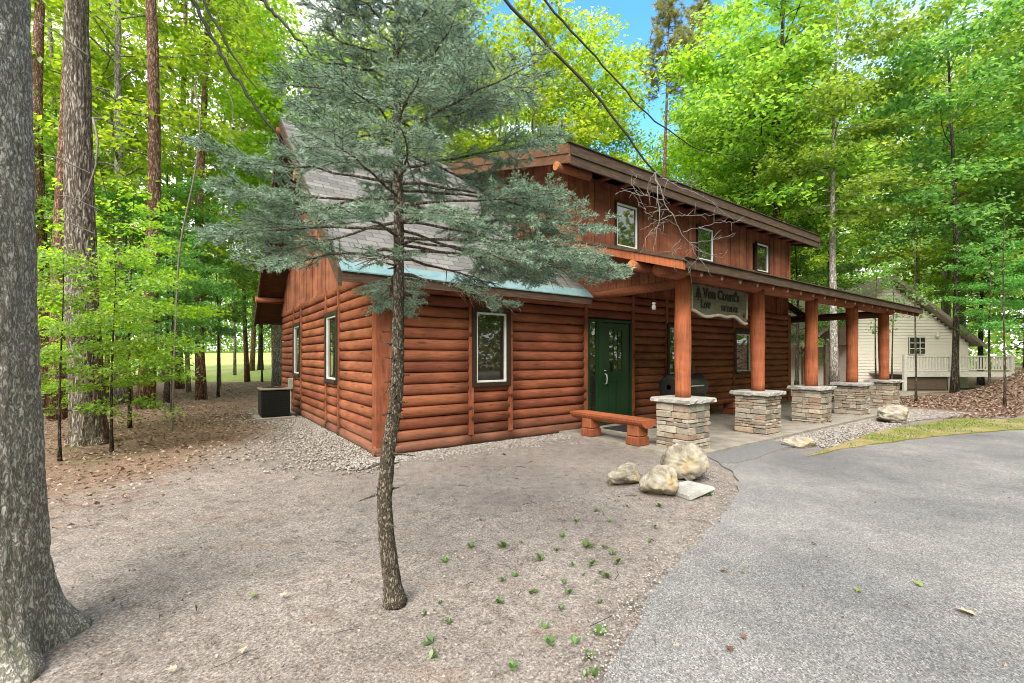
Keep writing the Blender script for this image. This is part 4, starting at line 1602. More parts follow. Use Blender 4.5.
# grass and moss tufts on the verge
NB = 5200; P = []
mp_ = np.array(MOSS); lo = mp_.min(0); hi = np.minimum(mp_.max(0), (16, 14))
while len(P) < NB:
    x, y = rn(lo[0], hi[0]), rn(lo[1], hi[1])
    if in_poly(np.array([x]), np.array([y]), MOSS[:-1])[0] and mn.noise(Vector((x * 1.7, y * 1.7, 2))) > -.1: P.append((x, y, .022))
P = np.array(P); t = rng.uniform(0, 2 * PI, NB); h = rng.uniform(.015, .055, NB); w = rng.uniform(.003, .006, NB)
sd = np.stack([-np.sin(t), np.cos(t), 0 * t], 1) * w[:, None]
tip = P + np.stack([np.cos(t) * h * .6, np.sin(t) * h * .6, h], 1)
me = fastmesh("verge_grass", np.stack([P - sd, P + sd, tip], 1), 3, M['weed'])
tag(link("verge_grass", me), "short grass blades in the mossy verge", "grass", kind="stuff")


# ------------------------------------------------------------------ neighbouring house
nh = empty("neighbour_house", (18.3, 22.0, 0))
tag(nh, "cream clapboard house with gable roof seen through trees beyond porch", "house")
mb = MB()
# clapboard gable wall built of lapped boards
x0, x1, apex = -1.55, 4.0, 5.15
zz = 0.0
while zz < apex - .1:
    # width at this height under the roof
    half = (apex - zz) / .76 if zz > 2.1 else 99
    l, r = max(x0, -half), min(x1, half)
    if r - l > .1:
        mb.hexa([(l, -.03, zz), (r, -.03, zz), (r, .1, zz), (l, .1, zz), (l, -.008, zz + .145), (r, -.008, zz + .145), (r, .1, zz + .145), (l, .1, zz + .145)])
    zz += .15
mb.build("gable_wall", M['siding'], nh)
mb = MB(); mb.box(x0 + .02, x1 - .02, .12, 9, 0, 2.05); mb.box(-4.1, x0, 2.2, 9, 0, 2.05); mb.build("side_wall", M['siding'], nh)
mb = MB()
for (sx) in (-1, 1):
    e = 4.35 * sx
    za, ze = 5.42, 5.42 - 4.35 * .76
    P = [(0, -.45, za), (e, -.45, ze), (e, 9.2, ze), (0, 9.2, za)]
    mb.hexa([(p[0], p[1], p[2] - .1) for p in P] + P)
hr = mb.build("roof", M['houseroof'], nh)
mb = MB()
for sx in (-1, 1):
    e = 4.4 * sx
    za, ze = 5.44, 5.44 - 4.4 * .76
    mb.hexa([(0, -.50, za - .2), (e, -.50, ze - .2), (e, -.452, ze - .2), (0, -.452, za - .2), (0, -.50, za), (e, -.50, ze), (e, -.452, ze), (0, -.452, za)])
mb.build("rake_trim", M['houseroof'], hr)
mb = MB()
mb.prism([(-4.0, .13, 2.1), (x0, .13, 2.1), (x0, .13, 4.1), ], (0, .06, 0)); mb.box(-4.0, -3.85, .1, .25, 0, 2.3); mb.box(-2.9, -2.75, .1, .25, 0, 2.5)
mb.build("porch_front", M['brownpanel'], nh)
mb = MB(); mb.box(1.05, 1.85, -.07, -.034, 1.62, 2.48); hw = mb.build("window", M['dark_trim'], nh)
mb = MB()
for k in range(3):
    for j in range(3):
        mb.box(1.10 + k * .24, 1.10 + k * .24 + .20, -.078, -.071, 1.68 + j * .26, 1.68 + j * .26 + .22)
mb.build("pane", M['glass'], hw)
mb = MB()
for k in range(4):
    mb.box(1.05 + k * .255, 1.085 + k * .255, -.088, -.080, 1.62, 2.48)
for k in range(4):
    mb.box(1.05, 1.85, -.092, -.089, 1.62 + k * .275, 1.655 + k * .275)
mb.build("muntin", M['white'], hw)
mb = MB(); mb.lathe([(.05, 0), (.09, .05), (.08, .2), (.02, .26)], 12, (2.4, -.12, 2.45)); mb.build("wall_lamp", M['white'], nh)
mb = MB(); mb.box(-1.75, -1.55, -.06, .1, 0, 3.6); mb.build("corner_trim", M['metal'], nh)

dk = empty("deck", (18.3, 20.0, 0))
tag(dk, "pale raised deck with slatted railing in front of cream house", "deck")
mb = MB(); mb.box(-.9, 4.0, .0, 1.9, .72, .82); mb.box(2.5, 4.0, 1.9, 5, .72, .82); mb.box(-.9, 4.0, -.04, -.002, .62, .83); mb.build("deck_floor", M['deckwhite'], dk)
mb = MB()
mb.box(-.9, 4.0, -.03, .05, 1.50, 1.56); mb.box(-.9, 4.0, -.01, .03, .92, .97)
mb.box(3.95, 4.0, .05, 5, 1.50, 1.56)
x = -.86
while x < 4.0:
    mb.box(x, x + .06, .0, .025, .97, 1.50); x += .135
mb.build("railing", M['deckwhite'], dk)
for x in (-.85, 1.2, 3.9):
    mb = MB(); mb.box(x - .06, x + .06, -.055, .06, 0, 1.6); mb.build("deck_post", M['deckwhite'], dk)
mb = MB(); mb.box(-.78, 1.12, .08, .12, .05, .71); mb.build("skirting_panel", M['brownpanel'], dk)


# ------------------------------------------------------------------ trees
def unit(v):
    return v / (np.linalg.norm(v) + 1e-9)


def make_tree(H, r0, crown0, R, nlimb, nleaf, leaf, barkm, leafm, shape='kite', seed=0, top=1.0, tilt=(0, 0), layered=.35, prof='round', name="maple_tree", trunk_n=12):
    """trunk with limbs (one mesh) + crown of separate leaves set along the twigs of each limb"""
    r = np.random.default_rng(seed)
    mb = MB()
    zs = np.linspace(0, H, 14)
    ph = r.uniform(0, 9, 4)
    wob = .012 * H
    tx = tilt[0] * zs + wob * np.sin(zs / H * 4 + ph[0]) * (zs / H)
    ty = tilt[1] * zs + wob * np.cos(zs / H * 3.3 + ph[1]) * (zs / H)
    rad = r0 * (1 - .88 * (zs / H) ** .9) + r0 * .35 * np.exp(-zs / (.8 * r0 + .1))
    trunk = np.column_stack([tx, ty, zs])
    trunk[0, 2] = -.08
    mb.tube(trunk, rad, trunk_n, jit=.03)
    twC, twD = [], []
    for i in range(nlimb):
        u = (i + r.uniform(0, 1)) / nlimb
        z = crown0 + (H * .97 - crown0) * u ** .9
        k = np.interp(z, zs, np.arange(len(zs)))
        p = np.array([np.interp(z, zs, tx), np.interp(z, zs, ty), z])
        if prof == 'round':
            f = math.sin(PI * min(1, .18 + .80 * u)) ** .7
        elif prof == 'cone':
            f = (1 - u) ** .8 + .12
        else:
            f = .75 + .25 * math.sin(PI * u)
            f *= (1 if u < .75 else (1.05 - u) / .3)
        L = R * f * r.uniform(.6, 1.12)
        th = i * 2.39996 + r.uniform(-.5, .5)
        rise = r.uniform(.0, .5) + .5 * u
        n = 7
        pts = []
        for j in range(n):
            t = j / (n - 1)
            pts.append(p + np.array([math.cos(th + .25 * math.sin(3 * t + i)) * L * t, math.sin(th + .25 * math.sin(3 * t + i)) * L * t, L * (rise * t - .35 * t * t) + .05 * L * math.sin(4 * t + i)]))
        pts = np.array(pts)
        br = np.interp(z, zs, rad) * .38
        mb.tube(pts, np.linspace(br, br * .12, n), 5, False)
        # twigs
        nt_ = max(4, int(L * 5))
        for q in range(nt_):
            t = .22 + .78 * (q + r.uniform(0, 1)) / nt_
            b0 = np.array([np.interp(t * (n - 1), np.arange(n), pts[:, c]) for c in range(3)])
            side = 1 if q % 2 else -1
            ta = th + side * r.uniform(.5, 1.2)
            tl = L * .42 * (1.15 - .6 * t) * r.uniform(.6, 1.2)
            d = np.array([math.cos(ta), math.sin(ta), r.uniform(-.18, .25)])
            if tl > .5: mb.tube([b0, b0 + d * tl * .6, b0 + d * tl + np.array([0, 0, -.08 * tl])], [br * .16, br * .09, br * .03], 3, False)
            twC.append(b0); twD.append(d * tl)
    twC = np.array(twC); twD = np.array(twD)
    ln = np.linalg.norm(twD, axis=1)
    idx = r.choice(len(twC), nleaf, p=ln / ln.sum())
    t = r.uniform(.1, 1.08, nleaf)
    spread = leaf * 1.1
    C = twC[idx] + twD[idx] * t[:, None] + np.column_stack([r.normal(0, spread, nleaf), r.normal(0, spread, nleaf), r.normal(-.3 * leaf, spread * .6, nleaf)])
    D = twD[idx] / ln[idx][:, None] + r.normal(0, .8, (nleaf, 3)); D[:, 2] -= .35
    Nn = np.column_stack([r.normal(0, layered, nleaf), r.normal(0, layered, nleaf), np.ones(nleaf)])
    sz = leaf * r.uniform(.6, 1.25, nleaf)
    root = empty(name)
    mb.build("trunk", barkm, root, True)
    me = leafmesh("crown", C, D, Nn, sz, leafm, shape)
    link("crown", me, root)
    return root


def make_pine(H, r0, crown0, R, seed, barkm, name="red_pine"):
    r = np.random.default_rng(seed)
    mb = MB()
    zs = np.linspace(0, H, 14)
    tx = .15 * np.sin(zs * .3 + seed); ty = .15 * np.cos(zs * .27 + seed)
    rad = r0 * (1 - .8 * zs / H) + .25 * r0 * np.exp(-zs / .4)
    T = np.column_stack([tx, ty, zs]); T[0, 2] = -.08
    mb.tube(T, rad, 12, jit=.03)
    C, D = [], []
    nl = 46
    for i in range(nl):
        u = i / nl
        z = crown0 + (H - crown0) * u
        L = R * (1 - .75 * u) * r.uniform(.6, 1.1)
        th = i * 2.4
        p = np.array([np.interp(z, zs, tx), np.interp(z, zs, ty), z])
        e = p + np.array([math.cos(th) * L, math.sin(th) * L, L * r.uniform(-.1, .45)])
        mb.tube([p, (p + e) / 2 + np.array([0, 0, -.05 * L]), e], [r0 * .14, r0 * .1, .012], 5, False)
        for q in range(int(5 + L * 5)):
            t = r.uniform(.3, 1.05)
            c = p + (e - p) * t + r.normal(0, .22, 3) * L * .5
            m_ = 42
            d = r.normal(0, 1, (m_, 3)); d[:, 2] += .5
            d /= np.linalg.norm(d, axis=1)[:, None]
            C.append(c + d * .12); D.append(d)
    # dead stubs lower on the stem
    for i in range(9):
        z = crown0 * r.uniform(.35, 1); th = r.uniform(0, 6.28); L = r.uniform(.3, 1.1)
        p = np.array([np.interp(z, zs, tx), np.interp(z, zs, ty), z])
        mb.tube([p, p + np.array([math.cos(th) * L, math.sin(th) * L, r.uniform(-.2, .1)])], [.022, .006], 4, False)
    C = np.vstack(C); D = np.vstack(D); N = len(C)
    sd = np.cross(D, r.normal(0, 1, (N, 3))); sd /= np.linalg.norm(sd, axis=1)[:, None]
    V = np.stack([C - D * .11 - sd * .012, C - D * .11 + sd * .012, C + D * .13 + sd * .006, C + D * .13 - sd * .006], 1)
    root = empty(name)
    mb.build("trunk", barkm, root, True)
    link("crown", fastmesh("crown", V, 4, M['needle_pine']), root)
    return root


tall_a = make_tree(17, .20, 5.0, 3.6, 46, 15000, .19, M['bark_dark'], M['leaf'], seed=1, name="tall_maple", prof='col')
tall_c = make_tree(17, .17, 7.0, 3.4, 40, 13000, .18, M['bark_pale'], M['leaf'], seed=12, name="tall_maple", prof='col')
tall_b = make_tree(19, .22, 6.0, 4.0, 50, 16000, .20, M['bark_pale'], M['leaf_bright'], seed=2, name="tall_maple", prof='col')
mid_a = make_tree(10, .11, 1.9, 2.9, 38, 12500, .135, M['bark_dark'], M['leaf_deep'], seed=3, name="maple_tree")
mid_c = make_tree(12.5, .095, 4.6, 3.2, 34, 12000, .15, M['bark_dark'], M['leaf_deep'], seed=9, name="maple_tree")
mid_b = make_tree(11, .12, 2.6, 3.0, 36, 12500, .135, M['bark_dark'], M['leaf'], seed=4, name="maple_tree")
sap_a = make_tree(5.2, .035, .9, 1.75, 26, 5200, .085, M['bark_dark'], M['leaf_bright'], 'maple', seed=5, name="maple_sapling")
sap_b = make_tree(4.2, .03, .7, 1.5, 22, 4200, .08, M['bark_dark'], M['leaf'], 'maple', seed=6, name="maple_sapling")
pine_a = make_pine(26, .19, 19, 2.4, 1, M['bark_pine'])
pine_b = make_pine(25, .16, 18.5, 2.2, 2, M['bark_pine'])
pine_c = make_pine(24, .085, 19, 1.5, 5, M['bark_pale'])
PROTO = {}


def put(src, x, y, rz, sc, lab, cat, grp=None):
    """first use moves the prototype itself, later ones copy it"""
    if src.name not in PROTO:
        PROTO[src.name] = 1
        src.location = (x, y, 0); src.rotation_euler = (0, 0, rz)
        src.scale = (sc, sc, sc) if not isinstance(sc, tuple) else sc
        return tag(src, lab, cat, grp)
    o = dup(src, (x, y, 0), rz, sc, lab, cat, grp)
    return o


# left: named stems by where they stand
def P2(px, D): return ((px - 512) / 450 * D, D)


for px, D, src, sc, lab in (
        (148, 13.2, pine_a, 1.05, "tall reddish pine stem between thick oak and slender pines at left"),
        (181, 21.5, pine_b, 1.15, "pale-lit pine stem third row back, left of cabin"),
        (203, 16.2, pine_b, .95, "slender pine with bark scar above its base, left of cabin"),
        (246, 27.0, pine_a, .74, "thin pink-barked pine left of cabin's rear eave"),
        (252, 33.0, pine_b, 1.1, "pine standing at edge of lawn behind the cabin"),
        (274, 37.0, pine_a, 1.0, "pine on lawn seen under cabin's rear eave"),
        (66, 11.0, pine_b, 1.0, "dark pine stem just behind the thick oak at left"),
        (44, 12.5, pine_a, .9, "dark pine stem nearest the large foreground trunk")):
    x, y = P2(px, D); put(src, x, y, rn(0, 6), sc, lab, "pine tree")
for px, D, src, sc, lab in (
        (130, 9.6, sap_a, 1.0, "bright green maple sapling in front of the tall reddish pine"),
        (112, 7.2, sap_b, .80, "low maple sapling whose leaves cross the thick oak trunk"),
        (88, 8.6, sap_a, .66, "maple sapling behind the thick oak trunk at left"),
        (60, 6.6, sap_b, .74, "maple sapling beside the large foreground trunk"),
        (172, 12.5, mid_c, .42, "maple sapling with spreading leaves left of cooling unit"),
        (218, 17.0, mid_c, .48, "maple sapling deeper in woods left of rear eave"),
        (262, 27.0, mid_c, .62, "round leafy sapling before lawn near rear eave")):
    x, y = P2(px, D); put(src, x, y, rn(0, 6), sc, lab, "sapling")

for i, (px, D, sc) in enumerate(((108, 17, 1.0), (121, 23, 1.1), (190, 19.5, 1.0), (160, 26, 1.2), (232, 30, 1.1), (52, 15, 1.05), (97, 28, 1.2), (222, 22, .95))):
    x, y = P2(px, D); put(pine_c, x, y, i * 1.1, sc, "slim pale bare stem rising in the woods left of cabin", "pine tree", "slim pale stems in the left woods")
gl = "leafy maples in the woods left of the cabin"
for i, (x, y, s_, src) in enumerate([(-16, 15, 1.0, mid_a), (-12.5, 18, .95, mid_b), (-10.5, 24, .8, mid_b), (-22, 17, 1.0, tall_b), (-14, 28, 1.0, tall_a), (-25, 27, 1.05, tall_b), (-19, 34, 1.0, tall_a), (-11.5, 15.0, .8, mid_a), (-9.5, 36, .9, tall_b), (-13.8, 12, .85, mid_b), (-12.8, 14.8, .95, tall_b), (-17, 19.5, 1.0, tall_b), (-11.2, 21.5, 1.0, tall_b), (-17.5, 11, 1.0, mid_a)]):
    put(src, x, y, i * 1.3, s_, "leafy green maple in dense woods left of cabin", "maple tree", gl)
gb = "tall maples rising behind the cabin roof"
for i, (x, y, s_, src) in enumerate([(-7, 23, .95, tall_b), (-3.0, 22, 1.05, tall_b), (1.0, 24, 1.08, tall_b), (4.3, 25.5, 1.12, tall_b), (4.5, 27, .95, tall_b), (-.8, 30, 1.15, tall_b), (-6, 31, 1.1, tall_a), (14.5, 29, 1.1, tall_a), (-10, 20, .9, tall_b), (-5, 19.5, .85, tall_b)]):
    put(src, x, y, i * 1.7, s_, "tall yellow-green maple rising behind cabin roof", "maple tree", gb)
for i, (x, y, s_, src, lab) in enumerate([(8.6, 25, .85, pine_a, "tall sparse pine against blue sky behind dormer's middle"), (11.3, 27, .95, pine_b, "sparse pine right of the blue sky gap behind dormer"), (12.9, 18.0, .95, tall_c, "pale-trunked tree just beyond porch end")]):
    put(src, x, y, i * 2.0, s_, lab, "pine tree" if i < 2 else "maple tree")
for px, D, sc, lab in ((990, 16.5, .5, "small leafy maple in front of deck railing end"),):
    x, y = P2(px, D); put(mid_c, x, y, px, sc, lab, "maple tree")
grt = "leafy maples in the woods right of the cabin"
for i, (x, y, s_, src) in enumerate([(17.7, 18.0, 1.3, mid_c), (24.5, 20.5, 1.1, mid_a), (25, 24, 1.1, mid_b), (12.5, 31, 1.1, tall_a), (28, 31, 1.2, tall_b), (31, 27, 1.1, tall_a), (28, 21, 1.05, mid_b), (24, 37, 1.2, tall_b), (34, 34, 1.2, tall_a), (18, 36, 1.15, tall_a), (22.5, 14.0, 1.2, mid_c), (25.5, 17.5, 1.0, mid_a), (12.3, 25.0, 1.12, tall_b), (25.5, 26.5, 1.2, tall_b), (29, 25, 1.15, tall_a), (12.2, 22.6, .92, tall_a), (12.2, 20.6, 1.25, tall_a), (25.5, 21.5, 1.2, tall_a), (21.8, 16.8, 1.1, tall_a), (15.5, 34, 1.35, tall_a), (19.8, 34.5, 1.35, tall_b), (23.8, 33.5, 1.3, tall_a), (30, 42, 1.2, tall_b), (13.6, 21.5, .85, mid_a)]):
    put(src, x, y, i * 1.1, s_, "leafy green maple in woods right of cabin", "maple tree", grt)
# slender bare stems in front of the neighbour's house
for i, (px, D, h) in enumerate(((876, 15.5, 5.5), (892, 16.5, 5), (916, 15.0, 6.5), (1005, 13.5, 6.5))):
    x, y = P2(px, D)
    t = make_tree(h, .035, h * .45, 1.1, 12, 420, .11, M['bark_dark'], M['leaf_deep'], seed=60 + i, name="thin_sapling", trunk_n=7)
    put(t, x, y, i, 1.0, ["thin dark sapling right of last porch post", "thin dark sapling in front of cream house wall", "thin dark straight sapling crossing the house window", "thin dark sapling leaning by leaf bank at right edge"][i], "sapling")

# far woods beyond the lawn and behind everything
NF = 120000
th = rng.uniform(-1.25, 1.25, NF)
rr_ = rng.uniform(62, 95, NF)
hh = 24 + 7 * np.array([mn.noise(Vector((t * 9, 0, 1))) for t in th])
C = np.column_stack([np.sin(th) * rr_ * 1.1, np.cos(th) * rr_ + 48 * (np.sin(th) < .1), rng.uniform(0, 1, NF) ** .8 * hh])
me = leafmesh("far_woods", C, rng.normal(0, 1, (NF, 3)), rng.normal(0, .8, (NF, 3)) + np.array([0, -.6, .8]), rng.uniform(.4, .95, NF), M['leaf'])
tag(link("far_woods", me), "far green woods closing the view behind trees", "woods", kind="stuff")


NF = 80000
th = rng.uniform(1.15, 2 * PI - 1.25, NF)
rr_ = rng.uniform(31, 48, NF)
hh = 16 + 4 * np.array([mn.noise(Vector((t * 9, 0, 7))) for t in th])
C = np.column_stack([np.sin(th) * rr_ + 6, np.cos(th) * rr_, rng.uniform(0, 1, NF) ** .85 * hh])
me = leafmesh("far_woods", C, rng.normal(0, 1, (NF, 3)), rng.normal(0, .8, (NF, 3)) + np.array([0, 0, .8]), rng.uniform(.4, .9, NF), M['leaf'])
tag(link("far_woods", me), "green woods across the driveway, mirrored in window panes", "woods", kind="stuff")


# ------------------------------------------------------------------ the two big trunks at the left
def big_trunk(name, path, radf, n, m, amp, fz, seed, flare):
    """trunk with modelled bark plates"""
    H = path[-1][2]
    zs = np.concatenate([np.linspace(-.1, 4.2, 330), np.linspace(4.4, H, 40)])
    P = np.array(path, float)
    V = []
    for z in zs:
        cx = np.interp(z, P[:, 2], P[:, 0]); cy = np.interp(z, P[:, 2], P[:, 1]); r0 = radf(z)
        for j in range(n):
            t = 2 * PI * j / n
            d = Vector((math.cos(t), math.sin(t), 0))
            rr = r0 * (1 + flare * math.exp(-max(z, 0) / .17) * (.6 + .55 * math.sin(5 * t + seed)))
            k = r0 * 1.0
            q = Vector((math.cos(t) * k * fz, math.sin(t) * k * fz, z * fz * .13)) + Vector((seed, 0, 0))
            w = mn.noise(q * .5) * .3
            q2 = q + Vector((w, w, w))
            rid = 1 - abs(mn.noise(q2)) * 2.2
            rid2 = mn.noise(q2 * 2.3)
            rr += amp * (-max(0, rid) ** 2.2 + .45 * rid2)
            V.append((cx + d.x * rr, cy + d.y * rr, z))
    Fq = []
    nz = len(zs)
    for i in range(nz - 1):
        for j in range(n):
            a = i * n + j; b = i * n + (j + 1) % n
            Fq.append((a, b, b + n, a + n))
    mb = MB(); mb.add(V, Fq)
    return mb


def crown_part(root, pos, z0, z1, R, nl, seed, barkm, leafm, leaf=.16, lim=18):
    r = np.random.default_rng(seed)
    mb = MB(); twC, twD = [], []
    for i in range(lim):
        z = z0 + (z1 - z0) * (i / lim) * .8
        th = i * 2.4 + r.uniform(-.3, .3); L = R * r.uniform(.6, 1.05)
        p = np.array([pos[0], pos[1], z])
        pts = np.array([p + np.array([math.cos(th) * L * t, math.sin(th) * L * t, L * (.55 * t - .2 * t * t) + .06 * L * math.sin(5 * t + i)]) for t in np.linspace(0, 1, 7)])
        mb.tube(pts, np.linspace(.10, .015, 7), 6, False)
        for q in range(18):
            t = .2 + .8 * r.random()
            b0 = np.array([np.interp(t * 6, np.arange(7), pts[:, c]) for c in range(3)])
            a = th + r.uniform(-1.3, 1.3); tl = r.uniform(.5, 1.5)
            twC.append(b0); twD.append(np.array([math.cos(a), math.sin(a), r.uniform(-.15, .5)]) * tl)
    twC = np.array(twC); twD = np.array(twD)
    idx = r.integers(0, len(twC), nl)
    C = twC[idx] + twD[idx] * r.uniform(0, 1.1, nl)[:, None] + r.normal(0, .22, (nl, 3))
    mb.build("limbs", barkm, root, True)
    link("crown", leafmesh("crown", C, r.normal(0, 1, (nl, 3)), np.column_stack([r.normal(0, .5, nl), r.normal(0, .5, nl), np.ones(nl)]), leaf * r.uniform(.6, 1.3, nl), leafm), root)


fg = empty("broadleaf_tree", (-2.67, 2.22, 0))
tag(fg, "huge rough grey trunk filling the left foreground", "tree")
big_trunk("trunk", [(0, 0, -.1), (.0, 0, .6), (-.03, 0, 1.5), (-.07, .02, 3.2), (-.1, .05, 6), (-.1, .1, 14)], lambda z: .275 - .012 * max(z, 0) if z < 4 else .227 - .018 * (z - 4), 150, M['bark_grey'], .013, 34, 3.1, .55).build("trunk", M['bark_grey'], fg, True)
crown_part(fg, (-.1, .1), 8.5, 15, 4.6, 3200, 21, M['bark_grey'], M['leaf'])

ok = empty("oak_tree", (*P2(82, 7.9), 0))
tag(ok, "thick furrowed oak trunk standing behind the foreground trunk", "tree")
big_trunk("trunk", [(.13, 0, -.1), (.10, 0, .8), (0, 0, 2.5), (-.05, 0, 4.5), (-.10, 0, 8), (-.1, 0, 15)], lambda z: .255 - .012 * max(z, 0), 90, M['bark_oak'], .022, 24, 8.7, .30).build("trunk", M['bark_oak'], ok, True)
crown_part(ok, (-.1, 0), 8.5, 15, 3.6, 6000, 22, M['bark_oak'], M['leaf_bright'])
mb = MB(); oo = np.array([*P2(82, 7.9), 0])
for pts, rr0 in (([(84, 108), (93, 118), (98, 140), (96, 165), (88, 190), (78, 205)], .022), ([(88, 190), (100, 170), (108, 165)], .009), ([(80, 203), (68, 196), (56, 195)], .012), ([(70, 165), (58, 158), (40, 154)], .016), ([(75, 228), (60, 219), (44, 217)], .012), ([(68, 42), (54, 30), (38, 22)], .02)):
    P = np.array([((px - 512) / 450 * 7.45, 7.45, 1.5 + (357 - py) / 450 * 7.45) for px, py in pts]) - oo
    P[0][1] += .35
    mb.tube(P, np.linspace(rr0, rr0 * .35, len(P)), 6, False)
mb.build("dead_limbs", M['twig_dead'], ok, True)

# maples across the drive, mirrored in the windows
for i, (x, y, src) in enumerate([(16, -5, mid_a), (13, -10, mid_b), (20, -1.5, mid_b), (8, -14, mid_a), (25, 3, mid_a), (18, -12, tall_a), (24, -6, tall_b), (4, -19, mid_b), (-16, 3, mid_b), (12, -6, tall_a), (7, -10, tall_b), (16, -9, tall_b), (19, -5, tall_a), (22, 0, tall_a), (11, -13, tall_a)]):
    put(src, x, y, i * 1.9, 1.05, "leafy maple standing across the driveway", "maple tree", "maples across the driveway")


# bare drooping branches of the foreground tree
def P3(px, py, D): return np.array([(px - 512) / 450 * D, D, 1.5 + (357 - py) / 450 * D])


fo = np.array([-2.67, 2.22, 0])


def bare(pts, radii, m, name="bare_branch", n=6):
    P = np.array(pts) - fo
    k = np.linspace(0, len(P) - 1, len(P) * 6)
    Q = np.column_stack([np.interp(k, np.arange(len(P)), P[:, c]) for c in range(3)])
    for _ in range(2): Q[1:-1] = (Q[:-2] + Q[1:-1] * 2 + Q[2:]) / 4
    Q[1:-1] += rng.normal(0, .006, Q[1:-1].shape)
    R = np.interp(k, np.arange(len(P)), radii)
    mb = MB(); mb.tube(Q, R, n, False)
    return mb.build(name, m, fg, True)


T0 = lambda z: np.array([-2.7, 2.3, z])
bare([T0(8.6), P3(440, -90, 5.2), P3(505, 0, 5.2), P3(590, 88, 5.2), P3(655, 172, 5.2)], [.05, .024, .020, .016, .011], M['twig_dark'])
bare([T0(9.4), P3(490, -80, 5.6), P3(543, 0, 5.6), P3(600, 62, 5.6), P3(650, 118, 5.6), P3(700, 152, 5.6), P3(780, 158, 5.6)], [.045, .018, .015, .012, .009, .006, .003], M['twig_dark'])
bare([T0(6.5), P3(150, -70, 3.0), P3(192, 0, 3.0), P3(225, 62, 3.0), P3(256, 108, 3.0), P3(300, 165, 3.0)], [.03, .0135, .012, .0105, .009, .004], M['twig_dark'])
bare([T0(6.9), P3(180, -60, 3.1), P3(203, 0, 3.1), P3(232, 55, 3.1), P3(258, 90, 3.1)], [.02, .009, .008, .007, .003], M['twig_dark'])
bare([T0(7.6), P3(225, -50, 2.6), P3(262, 0, 2.6), P3(290, 30, 2.6), P3(312, 56, 2.6)], [.03, .011, .01, .008, .004], M['twig_dark'])
bare([T0(8.0), P3(310, -50, 4.6), P3(333, 0, 4.6), P3(342, 18, 4.6)], [.03, .009, .008, .004], M['twig_dark'])
# grey dead twigs at the end of the first branch, in front of the dormer
E0 = P3(655, 172, 5.2)
TW = [[(655, 172), (663, 200), (672, 215), (683, 235), (702, 262), (712, 277)], [(655, 172), (680, 187), (705, 197), (735, 222)], [(655, 172), (660, 215), (655, 245)], [(672, 215), (690, 216), (725, 214)], [(683, 232), (705, 226), (722, 222), (742, 221)], [(690, 243), (715, 240), (736, 233)], [(672, 215), (655, 222), (640, 230)], [(683, 235), (672, 250), (676, 262)], [(663, 200), (640, 196), (622, 190), (615, 195)], [(640, 196), (632, 184), (636, 174)], [(632, 193), (642, 205), (646, 214)], [(660, 225), (650, 232), (640, 252)], [(668, 210), (655, 212), (648, 220)], [(700, 258), (690, 266), (688, 275)], [(660, 178), (690, 182), (712, 192)], [(655, 172), (648, 185), (650, 205)], [(690, 243), (700, 252), (722, 258)]]
mb = MB()
for k, w in enumerate(TW):
    dd = 5.2 + .12 * math.sin(k * 2.1)
    P = np.array([P3(px, py, 5.2 if j == 0 else dd) for j, (px, py) in enumerate(w)]) - fo
    kk = np.linspace(0, len(P) - 1, len(P) * 5)
    Q = np.column_stack([np.interp(kk, np.arange(len(P)), P[:, c]) for c in range(3)])
    Q[1:-1] += rng.normal(0, .008, Q[1:-1].shape)
    r0 = .0075 if k < 3 else .0048
    mb.tube(Q, np.linspace(r0, .002, len(Q)), 5, False)
    for _ in range(5):
        i = rng.integers(2, len(Q)); v = rng.normal(0, 1, 3) * np.array([1, .3, 1]); v = v / np.linalg.norm(v) * rn(.06, .2)
        mb.tube([Q[i], Q[i] + v * .6 + rng.normal(0, .01, 3), Q[i] + v], [.0028, .0022, .001], 4, False)
mb.build("dead_twigs", M['twig_dead'], fg, True)
# an arching bare shoot between the left pines
ar = empty("bent_sapling", (*P2(172, 9.0), 0)); bo = np.array([*P2(172, 9.0), 0])
tag(ar, "bare grey bent sapling arching over between left pines", "sapling")
mb = MB()
pts = np.array([P3(172, 432, 9), P3(178, 250, 9), P3(196, 170, 9), P3(201, 120, 9), P3(194, 85, 9), P3(203, 70, 9), P3(225, 85, 9), P3(234, 105, 9), P3(231, 135, 9)]) - bo
pts[0][2] = -.05
kk = np.linspace(0, 8, 50); Q = np.column_stack([np.interp(kk, np.arange(9), pts[:, c]) for c in range(3)])
for _ in range(3): Q[1:-1] = (Q[:-2] + Q[1:-1] * 2 + Q[2:]) / 4
mb.tube(Q, np.linspace(.019, .006, 50), 7, False)
mb.build("stem", M['twig_dead'], ar, True)


# ------------------------------------------------------------------ blue spruce in front of the corner
sp_o = empty("blue_spruce", (*G(394, 601)[:2], 0)); SO = np.array([*G(394, 601)[:2], 0])
tag(sp_o, "young blue-green spruce with bent bare stem before cabin corner", "spruce")
SD = 2.77
tp = [(395, 604), (389, 560), (384, 505), (388, 450), (397, 395), (398, 340), (399, 250), (398, 150), (396, 60), (399, -20), (399, -120)]
tw_ = [.060, .049, .044, .042, .040, .036, .031, .027, .022, .017, .007]
TP = np.array([P3(px, py, SD) for px, py in tp]) - SO
kk = np.linspace(0, len(TP) - 1, 130)
Q = np.column_stack([np.interp(kk, np.arange(len(TP)), TP[:, c]) for c in range(3)])
for _ in range(12): Q[1:-1] = (Q[:-2] + Q[1:-1] * 2 + Q[2:]) / 4
RQ = np.interp(kk, np.arange(len(TP)), tw_)
RQ[:6] *= np.linspace(1.25, 1.0, 6)
mb = MB(); mb.tube(Q, RQ, 26, jit=.045)
